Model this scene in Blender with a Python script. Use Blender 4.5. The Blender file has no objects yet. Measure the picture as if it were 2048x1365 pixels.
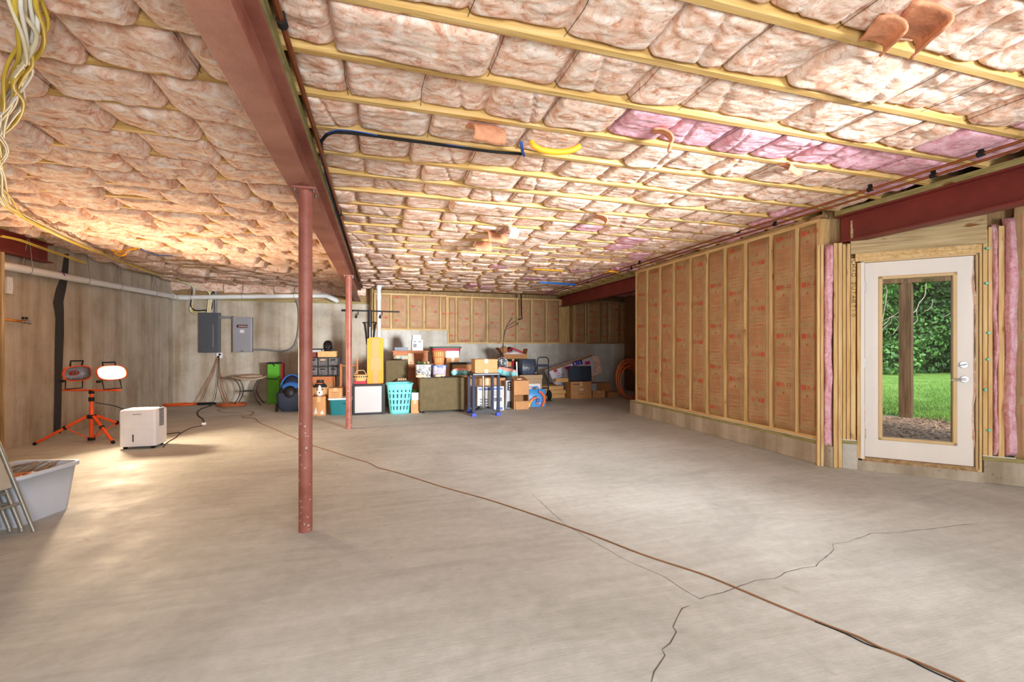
import bpy, math, random
import numpy as np
from mathutils import Vector, Matrix

scn = bpy.context.scene
col = scn.collection
R = math.radians
# ---------------------------------------------------------------- camera
F, U0, V0, CH = 896.0, 1024.0, 692.0, 1.30      # focal length in px of the 2048 px frame, principal column, horizon row, eye height
TH = math.atan(264.0 / F)
S_, C_ = math.sin(TH), math.cos(TH)
cam_d = bpy.data.cameras.new('camera'); cam = bpy.data.objects.new('camera', cam_d); col.objects.link(cam)
cam_d.sensor_width = 36.0; cam_d.lens = F / 2048 * 36.0; cam_d.shift_y = 9.5 / 2048; cam_d.clip_start = 0.02
cam.location = (0, 0, CH); cam.rotation_euler = (R(90), 0, -TH)
scn.camera = cam
# ---------------------------------------------------------------- view
vs = scn.view_settings
vs.view_transform = 'Standard'; vs.look = 'None'; vs.gamma = 1.0; vs.use_curve_mapping = False; vs.exposure = 0.16
scn.cycles.use_denoising = True
scn.cycles.max_bounces = 8; scn.cycles.diffuse_bounces = 5; scn.cycles.glossy_bounces = 3
scn.cycles.transmission_bounces = 4; scn.cycles.transparent_max_bounces = 8
scn.cycles.sample_clamp_indirect = 6.0
scn.cycles.caustics_reflective = False; scn.cycles.caustics_refractive = False
# ---------------------------------------------------------------- overcast sky and a soft sun
w = bpy.data.worlds.new('sky'); scn.world = w; w.use_nodes = True
bg = w.node_tree.nodes['Background']; bg.inputs[0].default_value = (0.80, 0.90, 1.0, 1); bg.inputs[1].default_value = 1.5
def lamp(name, kind, loc, energy, color, rot=(0, 0, 0), **kw):
    d = bpy.data.lights.new(name, kind); o = bpy.data.objects.new(name, d); col.objects.link(o)
    o.location = loc; o.rotation_euler = rot; d.energy = energy; d.color = color
    for k, v in kw.items(): setattr(d, k, v)
    return o
def aim(o, d): o.rotation_euler = Vector(d).to_track_quat('-Z', 'Y').to_euler()
sun = lamp('sun', 'SUN', (20, 0, 20), 4.5, (1, .95, .85), angle=R(12)); aim(sun, (.25, .75, -1))
# inferred daylight behind the camera, plus an added far-end beam and frontal fill
WX, WY, WZ = 3.85, -1.22, 1.55
wl = lamp('window_daylight', 'AREA', (WX, WY, WZ), 95, (.92, .965, 1.0), shape='RECTANGLE', size=1.4, size_y=1.4); aim(wl, (-.3, 1, .04))
wl3 = lamp('window_sunbeam', 'AREA', (WX, WY - .01, WZ), 125, (.95, .97, 1.0), shape='RECTANGLE', size=1.0, size_y=1.0, spread=R(46)); aim(wl3, (-.32, 1, -.012))  # narrow beam added at the same spot to brighten the far end
wl2 = lamp('window_daylight', 'AREA', (.3, WY, WZ), 130, (.92, .965, 1.0), shape='RECTANGLE', size=1.5, size_y=1.3); aim(wl2, (-.15, 1, -.08))  # frontal fill added behind the camera to even out the room
# ---------------------------------------------------------------- pixel to place
def ray(u, v):
    a = (u - U0) / F; b = (V0 - v) / F
    return (a * C_ + S_, -a * S_ + C_, b)
def P(u, v, X=None, Y=None, Z=None):
    r = ray(u, v)
    t = X / r[0] if X is not None else Y / r[1] if Y is not None else (Z - CH) / r[2]
    return Vector((r[0] * t, r[1] * t, CH + r[2] * t))
# ---------------------------------------------------------------- materials
def c(r, g, b):
    f = lambda x: (x / 255 / 12.92) if x / 255 <= .04045 else ((x / 255 + .055) / 1.055) ** 2.4
    return (f(r), f(g), f(b), 1)
MATS = {}
def newmat(name):
    m = bpy.data.materials.new(name); m.use_nodes = True; MATS[name] = m
    return m, m.node_tree.nodes, m.node_tree.links, m.node_tree.nodes['Principled BSDF']
def noise(N, L, vec, scale, detail=5, rough=.6, dist=0):
    n = N.new('ShaderNodeTexNoise'); n.inputs['Scale'].default_value = scale; n.inputs['Detail'].default_value = detail
    n.inputs['Roughness'].default_value = rough; n.inputs['Distortion'].default_value = dist
    L.new(vec, n.inputs['Vector']); return n.outputs['Fac']
def mapping(N, L, st):
    t = N.new('ShaderNodeTexCoord'); mp = N.new('ShaderNodeMapping'); mp.inputs['Scale'].default_value = st
    L.new(t.outputs['Object'], mp.inputs['Vector']); return mp.outputs['Vector']
def ramp(N, L, fac, stops):
    r = N.new('ShaderNodeValToRGB'); e = r.color_ramp.elements
    while len(e) < len(stops): e.new(.5)
    for i, (p, cc) in enumerate(stops): e[i].position = p; e[i].color = cc
    L.new(fac, r.inputs[0]); return r.outputs[0]
def mixc(N, L, fac, a, b, mode='MIX'):
    m = N.new('ShaderNodeMix'); m.data_type = 'RGBA'; m.blend_type = mode
    if isinstance(fac, float): m.inputs[0].default_value = fac
    else: L.new(fac, m.inputs[0])
    for s, x in ((6, a), (7, b)):
        if isinstance(x, tuple): m.inputs[s].default_value = x
        else: L.new(x, m.inputs[s])
    return m.outputs[2]
def bumpn(N, L, h, bs, strength=.5, dist=.01):
    b = N.new('ShaderNodeBump'); b.inputs['Strength'].default_value = strength; b.inputs['Distance'].default_value = dist
    L.new(h, b.inputs['Height']); L.new(b.outputs[0], bs.inputs['Normal'])
def M(name, rgb, rough=.6, metal=0, var=.12, sc=6, bump=0, bsc=60, st=(1, 1, 1), rgb2=None, spec=.4):
    if name in MATS: return MATS[name]
    m, N, L, b = newmat(name)
    a = c(*rgb); v = mapping(N, L, st)
    lo = tuple(x * (1 - var) for x in a[:3]) + (1,); hi = c(*rgb2) if rgb2 else tuple(min(1, x * (1 + var)) for x in a[:3]) + (1,)
    L.new(ramp(N, L, noise(N, L, v, sc), [(.3, lo), (.7, hi)]), b.inputs['Base Color'])
    b.inputs['Roughness'].default_value = rough; b.inputs['Metallic'].default_value = metal
    b.inputs['Specular IOR Level'].default_value = spec
    if bump: bumpn(N, L, noise(N, L, v, bsc), b, .6, bump)
    return m
def mat_floor():
    m, N, L, b = newmat('floor_concrete'); v = mapping(N, L, (1, 1, 1))
    big = ramp(N, L, noise(N, L, v, .9, 6, .6, .6), [(.28, c(178, 180, 174)), (.5, c(197, 199, 194)), (.72, c(210, 213, 208))])
    fine = ramp(N, L, noise(N, L, v, 14, 6, .7), [(.3, c(225, 225, 225)), (.7, c(255, 255, 255))])
    k = mixc(N, L, .7, big, fine, 'MULTIPLY')
    spots = ramp(N, L, noise(N, L, v, 5.5, 3, .5, .3), [(.69, (0, 0, 0, 1)), (.76, (1, 1, 1, 1))])
    v2 = mapping(N, L, (.5, 3.0, 1))
    streak = ramp(N, L, noise(N, L, v2, 2.2, 6, .65, 1.5), [(.35, c(222, 220, 216)), (.65, c(255, 255, 255))])
    k = mixc(N, L, .55, k, streak, 'MULTIPLY')
    f = N.new('ShaderNodeMath'); f.operation = 'MULTIPLY'; f.inputs[1].default_value = .35; L.new(spots, f.inputs[0])
    k = mixc(N, L, f.outputs[0], k, c(128, 116, 100))
    L.new(k, b.inputs['Base Color'])
    L.new(ramp(N, L, noise(N, L, v, 3, 4), [(.3, (.55, .55, .55, 1)), (.7, (.75, .75, .75, 1))]), b.inputs['Roughness'])
    b.inputs['Specular IOR Level'].default_value = .22
    bumpn(N, L, noise(N, L, v2, 22, 6, .7), b, .25, .006)
    return m
def mat_wallc(name, lo, mid, hi):
    m, N, L, b = newmat(name)
    v = mapping(N, L, (2.2, 2.2, .16)); v1 = mapping(N, L, (1, 1, 1))
    k = ramp(N, L, noise(N, L, v, 1.7, 5, .6, .2), [(.3, c(*lo)), (.5, c(*mid)), (.7, c(*hi))])
    pit = ramp(N, L, noise(N, L, v1, 26, 3, .6), [(.28, c(110, 100, 85)), (.36, c(255, 255, 255))])
    k = mixc(N, L, .45, k, pit, 'MULTIPLY')
    blot = ramp(N, L, noise(N, L, v1, 2.1, 6, .65), [(.3, c(215, 208, 196)), (.6, c(255, 255, 255))])
    k = mixc(N, L, .8, k, blot, 'MULTIPLY')
    L.new(k, b.inputs['Base Color']); b.inputs['Roughness'].default_value = .85; b.inputs['Specular IOR Level'].default_value = .2
    bumpn(N, L, noise(N, L, v1, 18, 6, .7), b, .4, .008)
    return m
def mat_insul(name, stops, dark):
    m, N, L, b = newmat(name); v = mapping(N, L, (1.1, 1.4, 1.3))
    oi = N.new('ShaderNodeObjectInfo'); ad = N.new('ShaderNodeVectorMath'); ad.operation = 'MULTIPLY_ADD'
    L.new(v, ad.inputs[0]); ad.inputs[1].default_value = (1, 1, 1)
    cx = N.new('ShaderNodeCombineXYZ'); mu = N.new('ShaderNodeMath'); mu.operation = 'MULTIPLY'; mu.inputs[1].default_value = 40
    L.new(oi.outputs['Random'], mu.inputs[0]); L.new(mu.outputs[0], cx.inputs[0]); L.new(cx.outputs[0], ad.inputs[2])
    v = ad.outputs[0]
    k = ramp(N, L, noise(N, L, v, 5.2, 7, .66, 2.2), stops)
    cl = ramp(N, L, noise(N, L, v, 13, 6, .7, 1.6), [(.34, dark), (.46, (1, 1, 1, 1))])
    k = mixc(N, L, .6, k, cl, 'MULTIPLY')
    L.new(k, b.inputs['Base Color']); b.inputs['Roughness'].default_value = .95; b.inputs['Specular IOR Level'].default_value = .05
    bumpn(N, L, noise(N, L, v, 30, 8, .75, 1.2), b, .55, .018)
    return m
def mat_wood(name, st, lo, mid, hi):
    m, N, L, b = newmat(name); v = mapping(N, L, st)
    oi = N.new('ShaderNodeObjectInfo'); ad = N.new('ShaderNodeVectorMath'); ad.operation = 'ADD'
    cx = N.new('ShaderNodeCombineXYZ'); mu = N.new('ShaderNodeMath'); mu.operation = 'MULTIPLY'; mu.inputs[1].default_value = 60
    L.new(oi.outputs['Random'], mu.inputs[0])
    for i in range(3): L.new(mu.outputs[0], cx.inputs[i])
    L.new(v, ad.inputs[0]); L.new(cx.outputs[0], ad.inputs[1]); v = ad.outputs[0]
    k = ramp(N, L, noise(N, L, v, 1.6, 6, .6, .6), [(.3, c(*lo)), (.5, c(*mid)), (.7, c(*hi))])
    v3 = mapping(N, L, tuple(6 if s > 5 else 2.2 for s in st))
    kn = ramp(N, L, noise(N, L, v3, 2.0, 2, .4), [(.70, (1, 1, 1, 1)), (.76, c(170, 120, 75))])
    k = mixc(N, L, .9, k, kn, 'MULTIPLY')
    L.new(k, b.inputs['Base Color']); b.inputs['Roughness'].default_value = .7; b.inputs['Specular IOR Level'].default_value = .2
    bumpn(N, L, noise(N, L, v, 5, 4), b, .3, .004)
    return m
def mat_glass(name, tint=(1, 1, 1, 1), refl=.06, rough=.02):
    m, N, L, b = newmat(name); N.remove(b); out = N['Material Output']
    t = N.new('ShaderNodeBsdfTransparent'); t.inputs[0].default_value = tint
    g = N.new('ShaderNodeBsdfGlossy'); g.inputs['Roughness'].default_value = rough
    fr = N.new('ShaderNodeFresnel'); fr.inputs[0].default_value = 1.45
    mx = N.new('ShaderNodeMixShader'); L.new(fr.outputs[0], mx.inputs[0]); L.new(t.outputs[0], mx.inputs[1]); L.new(g.outputs[0], mx.inputs[2])
    L.new(mx.outputs[0], out.inputs[0]); return m
def mat_emit(name, rgb, s):
    m, N, L, b = newmat(name); b.inputs['Base Color'].default_value = (1, 1, 1, 1)
    b.inputs['Emission Color'].default_value = rgb + (1,); b.inputs['Emission Strength'].default_value = s
    return m
mat_floor()
mat_wallc('wall_concrete', (166, 150, 128), (190, 180, 164), (206, 200, 188))
mat_wallc('wall_concrete_pale', (190, 186, 176), (204, 202, 194), (220, 220, 214))
mat_wallc('curb_concrete', (150, 138, 118), (176, 164, 146), (196, 186, 170))
mat_insul('insulation', [(.30, c(206, 146, 118)), (.42, c(231, 190, 165)), (.54, c(244, 218, 200)), (.66, c(252, 241, 231))], c(204, 128, 94))
mat_insul('insulation_pink', [(.28, c(206, 140, 150)), (.45, c(228, 172, 184)), (.6, c(238, 196, 208)), (.78, c(246, 222, 230))], c(205, 135, 140))
for d, st in (('x', (1.2, 22, 22)), ('y', (22, 1.2, 22)), ('z', (22, 22, 1.2))):
    mat_wood('wood_' + d, st, (182, 142, 82), (206, 170, 106), (222, 192, 138))
    mat_wood('stud_' + d, st, (186, 146, 92), (214, 180, 124), (230, 204, 156))
    mat_wood('oldwood_' + d, st, (128, 98, 62), (158, 128, 88), (184, 156, 116))
mat_wood('header_board', (1.2, 1.2, 26), (150, 128, 96), (186, 162, 120), (206, 186, 146))
mat_wood('treated', (3, 3, 26), (120, 112, 70), (150, 140, 92), (172, 160, 112))
mat_wood('darkpost', (22, 22, 1.0), (74, 54, 38), (104, 80, 58), (136, 108, 82))
mat_glass('door_glass'); mat_glass('clear_plastic', (.85, .87, .92, 1), .1, .15)
M('kraft', (172, 142, 100), .55, 0, .14, 7, .004, 30, spec=.45)
M('print_red', (192, 84, 54), .6, 0, .1)
M('steel_brown', (138, 76, 62), .55, 0, .16, 3, .002, 40, rgb2=(162, 108, 90))
M('steel_red', (110, 36, 32), .5, 0, .16, 3, .002, 40, rgb2=(128, 46, 40))
M('post_red', (144, 78, 66), .42, 0, .16, 5, .003, 60, rgb2=(164, 104, 90))
M('copper', (150, 92, 56), .4, .85, .2, 9)
M('pvc', (226, 228, 228), .35, 0, .05, 3)
M('black', (24, 24, 27), .5, 0, .2); M('blackmetal', (30, 30, 33), .35, .3, .2); M('rubber', (20, 20, 20), .8, 0, .2)
M('white', (236, 236, 240), .45, 0, .04); M('chrome', (200, 200, 205), .2, 1, .05); M('steel', (150, 152, 155), .35, .9, .08)
M('carton', (190, 140, 92), .75, 0, .08, 5); M('carton_dark', (160, 112, 68), .75, 0, .1, 5); M('tape', (212, 170, 124), .3, 0, .04)
M('paper', (212, 211, 210), .7, 0, .04); M('ink', (30, 28, 30), .7, 0, .1); M('olive', (96, 84, 58), .9, 0, .16, 9, .003, 120)
M('door_white', (226, 220, 212), .5, 0, .03, 6, .0015, 30, st=(1, 1, .2)); M('door_trim', (206, 176, 128), .5, 0, .06, 4)
M('crack', (92, 84, 74), .9, 0, .1); M('efflor', (192, 186, 176), .9, 0, .08); M('tar', (58, 58, 58), .75, 0, .15, 8)
# ---------------------------------------------------------------- mesh builder
class MB:
    def __init__(s): s.v = []; s.f = []; s.m = []; s.sm = []; s.T = None
    def add(s, vs, fs, mi=0, smooth=False):
        o = len(s.v); T = s.T
        for p in vs:
            p = Vector(p); s.v.append(tuple(T @ p if T is not None else p))
        for f in fs: s.f.append(tuple(i + o for i in f)); s.m.append(mi); s.sm.append(smooth)
        return s
    def box(s, x0, x1, y0, y1, z0, z1, mi=0):
        return s.add([(x0, y0, z0), (x1, y0, z0), (x1, y1, z0), (x0, y1, z0), (x0, y0, z1), (x1, y0, z1), (x1, y1, z1), (x0, y1, z1)],
                     [(0, 3, 2, 1), (4, 5, 6, 7), (0, 1, 5, 4), (1, 2, 6, 5), (2, 3, 7, 6), (3, 0, 4, 7)], mi)
    def cbox(s, cx, cy, cz, w, d, h, mi=0): return s.box(cx - w / 2, cx + w / 2, cy - d / 2, cy + d / 2, cz - h / 2, cz + h / 2, mi)
    def rings(s, rings, mi=0, smooth=True, cap=True, closed=False):
        n = len(rings[0]); vs = [p for r in rings for p in r]; fs = []
        k = len(rings)
        for i in range(k if closed else k - 1):
            a = i * n; b = ((i + 1) % k) * n
            for j in range(n): fs.append((a + j, a + (j + 1) % n, b + (j + 1) % n, b + j))
        s.add(vs, fs, mi, smooth)
        if cap and not closed:
            s.add(rings[0], [tuple(range(n))[::-1]], mi); s.add(rings[-1], [tuple(range(n))], mi)
        return s
    def tube(s, pts, r, n=8, mi=0, closed=False, cap=True):
        pts = [Vector(p) for p in pts]; k = len(pts); rs = r if isinstance(r, (list, tuple)) else [r] * k
        out = []; prev = None
        for i in range(k):
            if closed: t = pts[(i + 1) % k] - pts[i - 1]
            else: t = pts[min(i + 1, k - 1)] - pts[max(i - 1, 0)]
            if t.length < 1e-9: t = Vector((0, 0, 1))
            t.normalize()
            if prev is None:
                a = Vector((0, 0, 1)) if abs(t.z) < .9 else Vector((1, 0, 0)); prev = t.cross(a).normalized()
            else:
                prev = prev - t * prev.dot(t)
                prev = prev.normalized() if prev.length > 1e-6 else t.orthogonal().normalized()
            q = t.cross(prev)
            out.append([pts[i] + (prev * math.cos(2 * math.pi * j / n) + q * math.sin(2 * math.pi * j / n)) * rs[i] for j in range(n)])
        return s.rings(out, mi, True, cap, closed)
    def cyl(s, p0, p1, r0, r1=None, n=14, mi=0, cap=True): return s.tube([p0, p1], [r0, r0 if r1 is None else r1], n, mi, False, cap)
    def lathe(s, prof, cx=0, cy=0, n=24, mi=0, cap=True, sx=1, sy=1):
        return s.rings([[(cx + r * sx * math.cos(2 * math.pi * j / n), cy + r * sy * math.sin(2 * math.pi * j / n), z) for j in range(n)] for r, z in prof], mi, True, cap)
    def ball(s, cx, cy, cz, rx, ry=None, rz=None, nu=16, nv=10, mi=0):
        ry = rx if ry is None else ry; rz = rx if rz is None else rz
        prof = [(math.sin(math.pi * i / nv), -math.cos(math.pi * i / nv)) for i in range(nv + 1)]
        prof[0] = (.02, -1); prof[-1] = (.02, 1)
        return s.rings([[(cx + rx * q * math.cos(2 * math.pi * j / nu), cy + ry * q * math.sin(2 * math.pi * j / nu), cz + rz * z) for j in range(nu)] for q, z in prof], mi)
    def prism(s, poly, y0, y1, mi=0):      # polygon in x,z extruded along y
        n = len(poly); vs = [(x, y0, z) for x, z in poly] + [(x, y1, z) for x, z in poly]
        fs = [tuple(range(n)), tuple(range(2 * n - 1, n - 1, -1))] + [(j, n + j, n + (j + 1) % n, (j + 1) % n) for j in range(n)]
        return s.add(vs, fs, mi)
    def flat(s, poly, mi=0): return s.add(poly, [tuple(range(len(poly)))], mi)
    def grid(s, A, mi=0, smooth=True):     # A: ny x nx x 3
        ny, nx = A.shape[:2]; o = len(s.v); T = s.T
        pts = A.reshape(-1, 3)
        if T is not None: pts = pts @ np.array(T.to_3x3()).T + np.array(T.translation)
        s.v.extend(map(tuple, pts.tolist()))
        for j in range(ny - 1):
            for i in range(nx - 1):
                a = o + j * nx + i; s.f.append((a, a + 1, a + nx + 1, a + nx)); s.m.append(mi); s.sm.append(smooth)
        return s
    def text(s, txt, size, T, mi=0):
        vs_, fs_ = text_mesh(txt); old = s.T
        s.T = (old @ T) if old is not None else T
        s.add([(x * size, y * size, 0) for x, y in vs_], fs_, mi); s.T = old
        return s
    def mesh(s, name, mats):
        me = bpy.data.meshes.new(name); me.from_pydata(s.v, [], s.f)
        for m in mats: me.materials.append(MATS[m] if isinstance(m, str) else m)
        me.polygons.foreach_set('material_index', s.m); me.polygons.foreach_set('use_smooth', s.sm)
        me.update(); return me
    def build(s, name, mats, parent=None, bev=0, seg=2, sub=0):
        if not isinstance(mats, (list, tuple)): mats = [mats]
        o = bpy.data.objects.new(name, s.mesh(name, mats)); col.objects.link(o)
        if parent is not None: o.parent = parent
        if bev:
            b = o.modifiers.new('bevel', 'BEVEL'); b.width = bev; b.segments = seg; b.limit_method = 'ANGLE'; b.angle_limit = R(40)
        if sub:
            b = o.modifiers.new('subdivision', 'SUBSURF'); b.levels = sub; b.render_levels = sub
        return o
_TX = {}
def text_mesh(t):
    if t in _TX: return _TX[t]
    cu = bpy.data.curves.new('lettering', 'FONT'); cu.body = t; cu.resolution_u = 2
    o = bpy.data.objects.new('lettering', cu); col.objects.link(o)
    dg = bpy.context.evaluated_depsgraph_get(); e = o.evaluated_get(dg); me = e.to_mesh()
    r = ([(v.co.x, v.co.y) for v in me.vertices], [tuple(p.vertices) for p in me.polygons])
    e.to_mesh_clear(); bpy.data.objects.remove(o); bpy.data.curves.remove(cu)
    _TX[t] = r; return r
def tag(o, label, cat=None, group=None, kind=None):
    if label: o['label'] = label
    if cat: o['category'] = cat
    if group: o['group'] = group
    if kind: o['kind'] = kind
    return o
def struct(o, label=None): return tag(o, label, None, None, 'structure')
def thing(name, label, cat, loc=(0, 0, 0), rz=0, group=None):
    o = bpy.data.objects.new(name, None); col.objects.link(o); o.empty_display_size = .1
    o.location = loc; o.rotation_euler = (0, 0, R(rz)); return tag(o, label, cat, group)
def shared(name, me, parent, loc=None, rot=None, label=None):
    o = bpy.data.objects.new(name, me); col.objects.link(o); o.parent = parent
    if loc is not None: o.location = loc
    if rot is not None: o.rotation_euler = rot
    if label: o['label'] = label
    return o
def rr(w, d, r, z, n=5, cx=0, cy=0):       # rounded rectangle ring
    pts = []
    for qx, qy, a0 in ((1, 1, 0), (-1, 1, 90), (-1, -1, 180), (1, -1, 270)):
        for i in range(n + 1):
            a = R(a0 + 90 * i / n); pts.append((cx + qx * (w / 2 - r) + r * math.cos(a), cy + qy * (d / 2 - r) + r * math.sin(a), z))
    return pts
def rre(w, d, r, z, n):                    # rounded rectangle ring, points evenly spaced
    q = [Vector(p) for p in rr(w, d, r, z, 12)]; q.append(q[0]); L = [0]
    for a, b in zip(q[:-1], q[1:]): L.append(L[-1] + (b - a).length)
    out = []; k = 0
    for i in range(n):
        t = L[-1] * i / n
        while L[k + 1] < t: k += 1
        f = (t - L[k]) / max(1e-9, L[k + 1] - L[k]); out.append(tuple(q[k].lerp(q[k + 1], f)))
    return out
def bez(p0, p1, p2, p3, n=12):
    p0, p1, p2, p3 = map(Vector, (p0, p1, p2, p3)); o = []
    for i in range(n + 1):
        t = i / n; o.append(p0 * (1 - t) ** 3 + p1 * 3 * t * (1 - t) ** 2 + p2 * 3 * t * t * (1 - t) + p3 * t ** 3)
    return o
def spline(pts, k=6):                      # Catmull-Rom through points
    pts = [Vector(p) for p in pts]; q = [pts[0] * 2 - pts[1]] + pts + [pts[-1] * 2 - pts[-2]]; o = []
    for i in range(1, len(q) - 2):
        a, b, d, e = q[i - 1], q[i], q[i + 1], q[i + 2]
        for j in range(k):
            t = j / k; o.append(.5 * ((2 * b) + (d - a) * t + (2 * a - 5 * b + 4 * d - e) * t * t + (3 * b - a - 3 * d + e) * t ** 3))
    return o + [pts[-1]]
# fractal noise field used for soft shapes
_rs = np.random.RandomState(7)
def _field(beta, n=512):
    f = np.fft.fftfreq(n) * n; k = np.sqrt(f[:, None] ** 2 + f[None, :] ** 2); k[0, 0] = 1
    a = np.fft.ifft2((_rs.randn(n, n) + 1j * _rs.randn(n, n)) * k ** (-beta / 2) * (k > 3)).real
    return a / a.std()
NF = _field(3.2); NF2 = _field(2.2)
def nf(x, y, A=NF):
    n = A.shape[0]; x = np.mod(x, n); y = np.mod(y, n); i = x.astype(int); j = y.astype(int); fx = x - i; fy = y - j
    i1 = (i + 1) % n; j1 = (j + 1) % n
    return A[j, i] * (1 - fx) * (1 - fy) + A[j, i1] * fx * (1 - fy) + A[j1, i] * (1 - fx) * fy + A[j1, i1] * fx * fy
# ================================================================ the room
XL, XR, YB, YR, XA = -4.46, 4.61, 11.8, -1.3, 6.95    # left wall, right wall, back wall, rear wall, alcove wall
ZJ, JT, SP = 2.74, .235, .406                          # joist underside, joist depth, joist spacing
floor = struct(MB().box(XL - .2, XA + .2, YR - .2, YB + .2, -.12, 0).build('floor', 'floor_concrete'), 'bare grey concrete slab floor with hairline cracks')
def strip(pts, wd, z, seed, jit=.5):
    rnd = random.Random(seed); L_, R_ = [], []
    q = []
    for a, b in zip(pts[:-1], pts[1:]):
        n = max(1, int((b - a).length / .05))
        for i in range(n):
            p = a.lerp(b, i / n)
            if i: p = p + Vector((rnd.uniform(-1, 1), rnd.uniform(-1, 1), 0)) * .012 * jit
            q.append(p)
    q.append(pts[-1])
    m = MB()
    for i in range(len(q) - 1):
        t = (q[i + 1] - q[i]); t.z = 0
        if t.length < 1e-6: continue
        t.normalize(); nrm = Vector((-t.y, t.x, 0))
        w0 = wd * rnd.uniform(.3, 1); w1 = wd * rnd.uniform(.3, 1)
        L_.append((q[i] - nrm * w0, q[i] + nrm * w0))
    vs_, fs_ = [], []
    for a, b in L_: vs_ += [(a.x, a.y, z), (b.x, b.y, z)]
    for i in range(len(L_) - 1): fs_.append((2 * i, 2 * i + 1, 2 * i + 3, 2 * i + 2))
    return m.add(vs_, fs_)
def fpts(s): return [P(u, v, Z=0) for u, v in s]
strip(fpts([(1303, 1365), (1308, 1345), (1325, 1320), (1330, 1312), (1324, 1300), (1340, 1288), (1353, 1265), (1346, 1255), (1355, 1235), (1364, 1218), (1380, 1212), (1400, 1199)]), .0035, .001, 1).build('floor_crack', 'crack', floor)
strip(fpts([(1400, 1199), (1430, 1190), (1465, 1179), (1510, 1162), (1550, 1158), (1570, 1146), (1605, 1137), (1632, 1134), (1645, 1120), (1668, 1100), (1665, 1089), (1700, 1084), (1740, 1068), (1800, 1066), (1850, 1060), (1890, 1055), (1970, 1046)]), .0028, .001, 2).build('floor_crack', 'crack', floor)
strip(fpts([(1400, 1199), (1375, 1185), (1330, 1155), (1300, 1142), (1260, 1125), (1205, 1095), (1130, 1050), (1060, 985)]), .002, .001, 3).build('floor_crack', 'crack', floor)
strip(fpts([(665, 887), (700, 878), (745, 866), (780, 850)]), .004, .001, 4).build('floor_crack', 'crack', floor)
for k, (w_, s) in enumerate([(.008, [(683, 892), (728, 884), (804, 877), (864, 880), (901, 887), (889, 895), (846, 902), (816, 903)]), (.008, [(852, 904), (895, 910), (937, 921)]),
              (.007, [(574, 921), (643, 922), (692, 919), (716, 925), (733, 931), (728, 943), (716, 954), (668, 963), (637, 965)]), (.008, [(733, 931), (760, 922), (800, 915)]),
              (.006, [(640, 1060), (700, 1085), (760, 1080), (850, 1060), (880, 1030)]), (.006, [(960, 985), (985, 965), (1010, 972)])]):
    strip(fpts(s), w_, .0008, 20 + k, 1.5).build('floor_stain', 'efflor', floor)
M('boards_dark', (112, 78, 50), .75, 0, .2, 5, st=(14, 14, 1))
# ---- left wall
wl_ = struct(MB().box(XL - .2, XL, YR - .2, YB + .2, 0, 2.98).build('wall_left', 'wall_concrete'), 'poured concrete basement wall with water stains')
def lw(u, v, t=.004):
    p = P(u, v, X=XL + t); return p
lft = [(129, 508), (124, 540), (118, 563), (112, 578), (106, 606), (109, 622), (111, 638), (110, 670), (109, 720), (109, 770), (108, 820), (107, 866)]
rgt = [(138, 508), (137, 538), (135, 561), (132, 580), (127, 603), (128, 622), (128, 638), (128, 670), (126, 720), (124, 770), (123, 820), (122, 868)]
m = MB(); n = len(lft)
m.add([lw(*a) for a in lft] + [lw(*a) for a in rgt], [(i, i + 1, n + i + 1, n + i) for i in range(n - 1)]).build('tar_patch', 'tar', wl_)
for y in (1.6, 4.0, 6.4, 8.81, 11.2):          # form seams
    MB().box(XL, XL + .004, y - .008, y + .008, 0, 2.9).build('form_seam', 'wall_concrete', wl_)
# ---- back wall
def bw(u, v, t=0): return P(u, v, Y=YB - t)
xa, xb = bw(744, 600).x, bw(895, 600).x
zA, zB, zC = bw(690, 608).z, bw(830, 661).z, bw(1030, 688).z
wb = struct(MB().box(XL, xa, YB, YB + .2, 0, zA).build('wall_back', 'wall_concrete'), 'concrete foundation wall at the far end below insulated stud framing')
MB().box(xa, xb, YB, YB + .2, 0, zB).build('foundation', 'wall_concrete_pale', wb)
MB().box(xb, XA + .2, YB, YB + .2, 0, zC).build('foundation', 'wall_concrete_pale', wb)
MB().box(XL - .2, XA + .2, YB + .2, YB + .24, 0, 2.98).build('sheathing', 'oldwood_z', wb)
MB().box(XL, xa, YB + .02, YB + .18, zA + .02, 2.98).build('rim_board', 'oldwood_x', wb)
MB().box(XL, xa - .0, YB - .03, YB + .1, zA, zA + .04).build('sill_plate', 'treated', wb)
def sag(x0, x1, z0, z1, seed):
    rs3 = np.random.RandomState(seed); nx, ny = int((x1 - x0) / .05), 16; X, Y = np.meshgrid(np.linspace(0, 1, nx), np.linspace(0, 1, ny)); a, b = rs3.rand(2) * 400
    G = np.zeros((ny, nx, 3)); wx = x0 + X * (x1 - x0); f = nf(wx * 35 + a, Y * 20 + b); G[..., 0] = wx; G[..., 1] = YB - .02 - .09 * np.sin(Y * math.pi * .62 + .2) - f * .03; G[..., 2] = z0 + Y * (z1 - z0) + nf(wx * 30 + b, Y * 3 + a) * .03 * (1 - Y)
    return MB().grid(G).build('insulation_batt', 'insulation', wb)
for k in range(4): sag(XL + k * 1.03, min(XL + k * 1.03 + 1.03, xa - .1), P(500, 587, Y=YB).z, ZJ + .02, k)
MB().box(xa - .06, xa + .03, YB - .05, YB + .04, zB, 2.74).build('stud', 'oldwood_z', wb)
ZT = bw(830, 589).z
Z2 = min(2.735, ZT)
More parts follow.
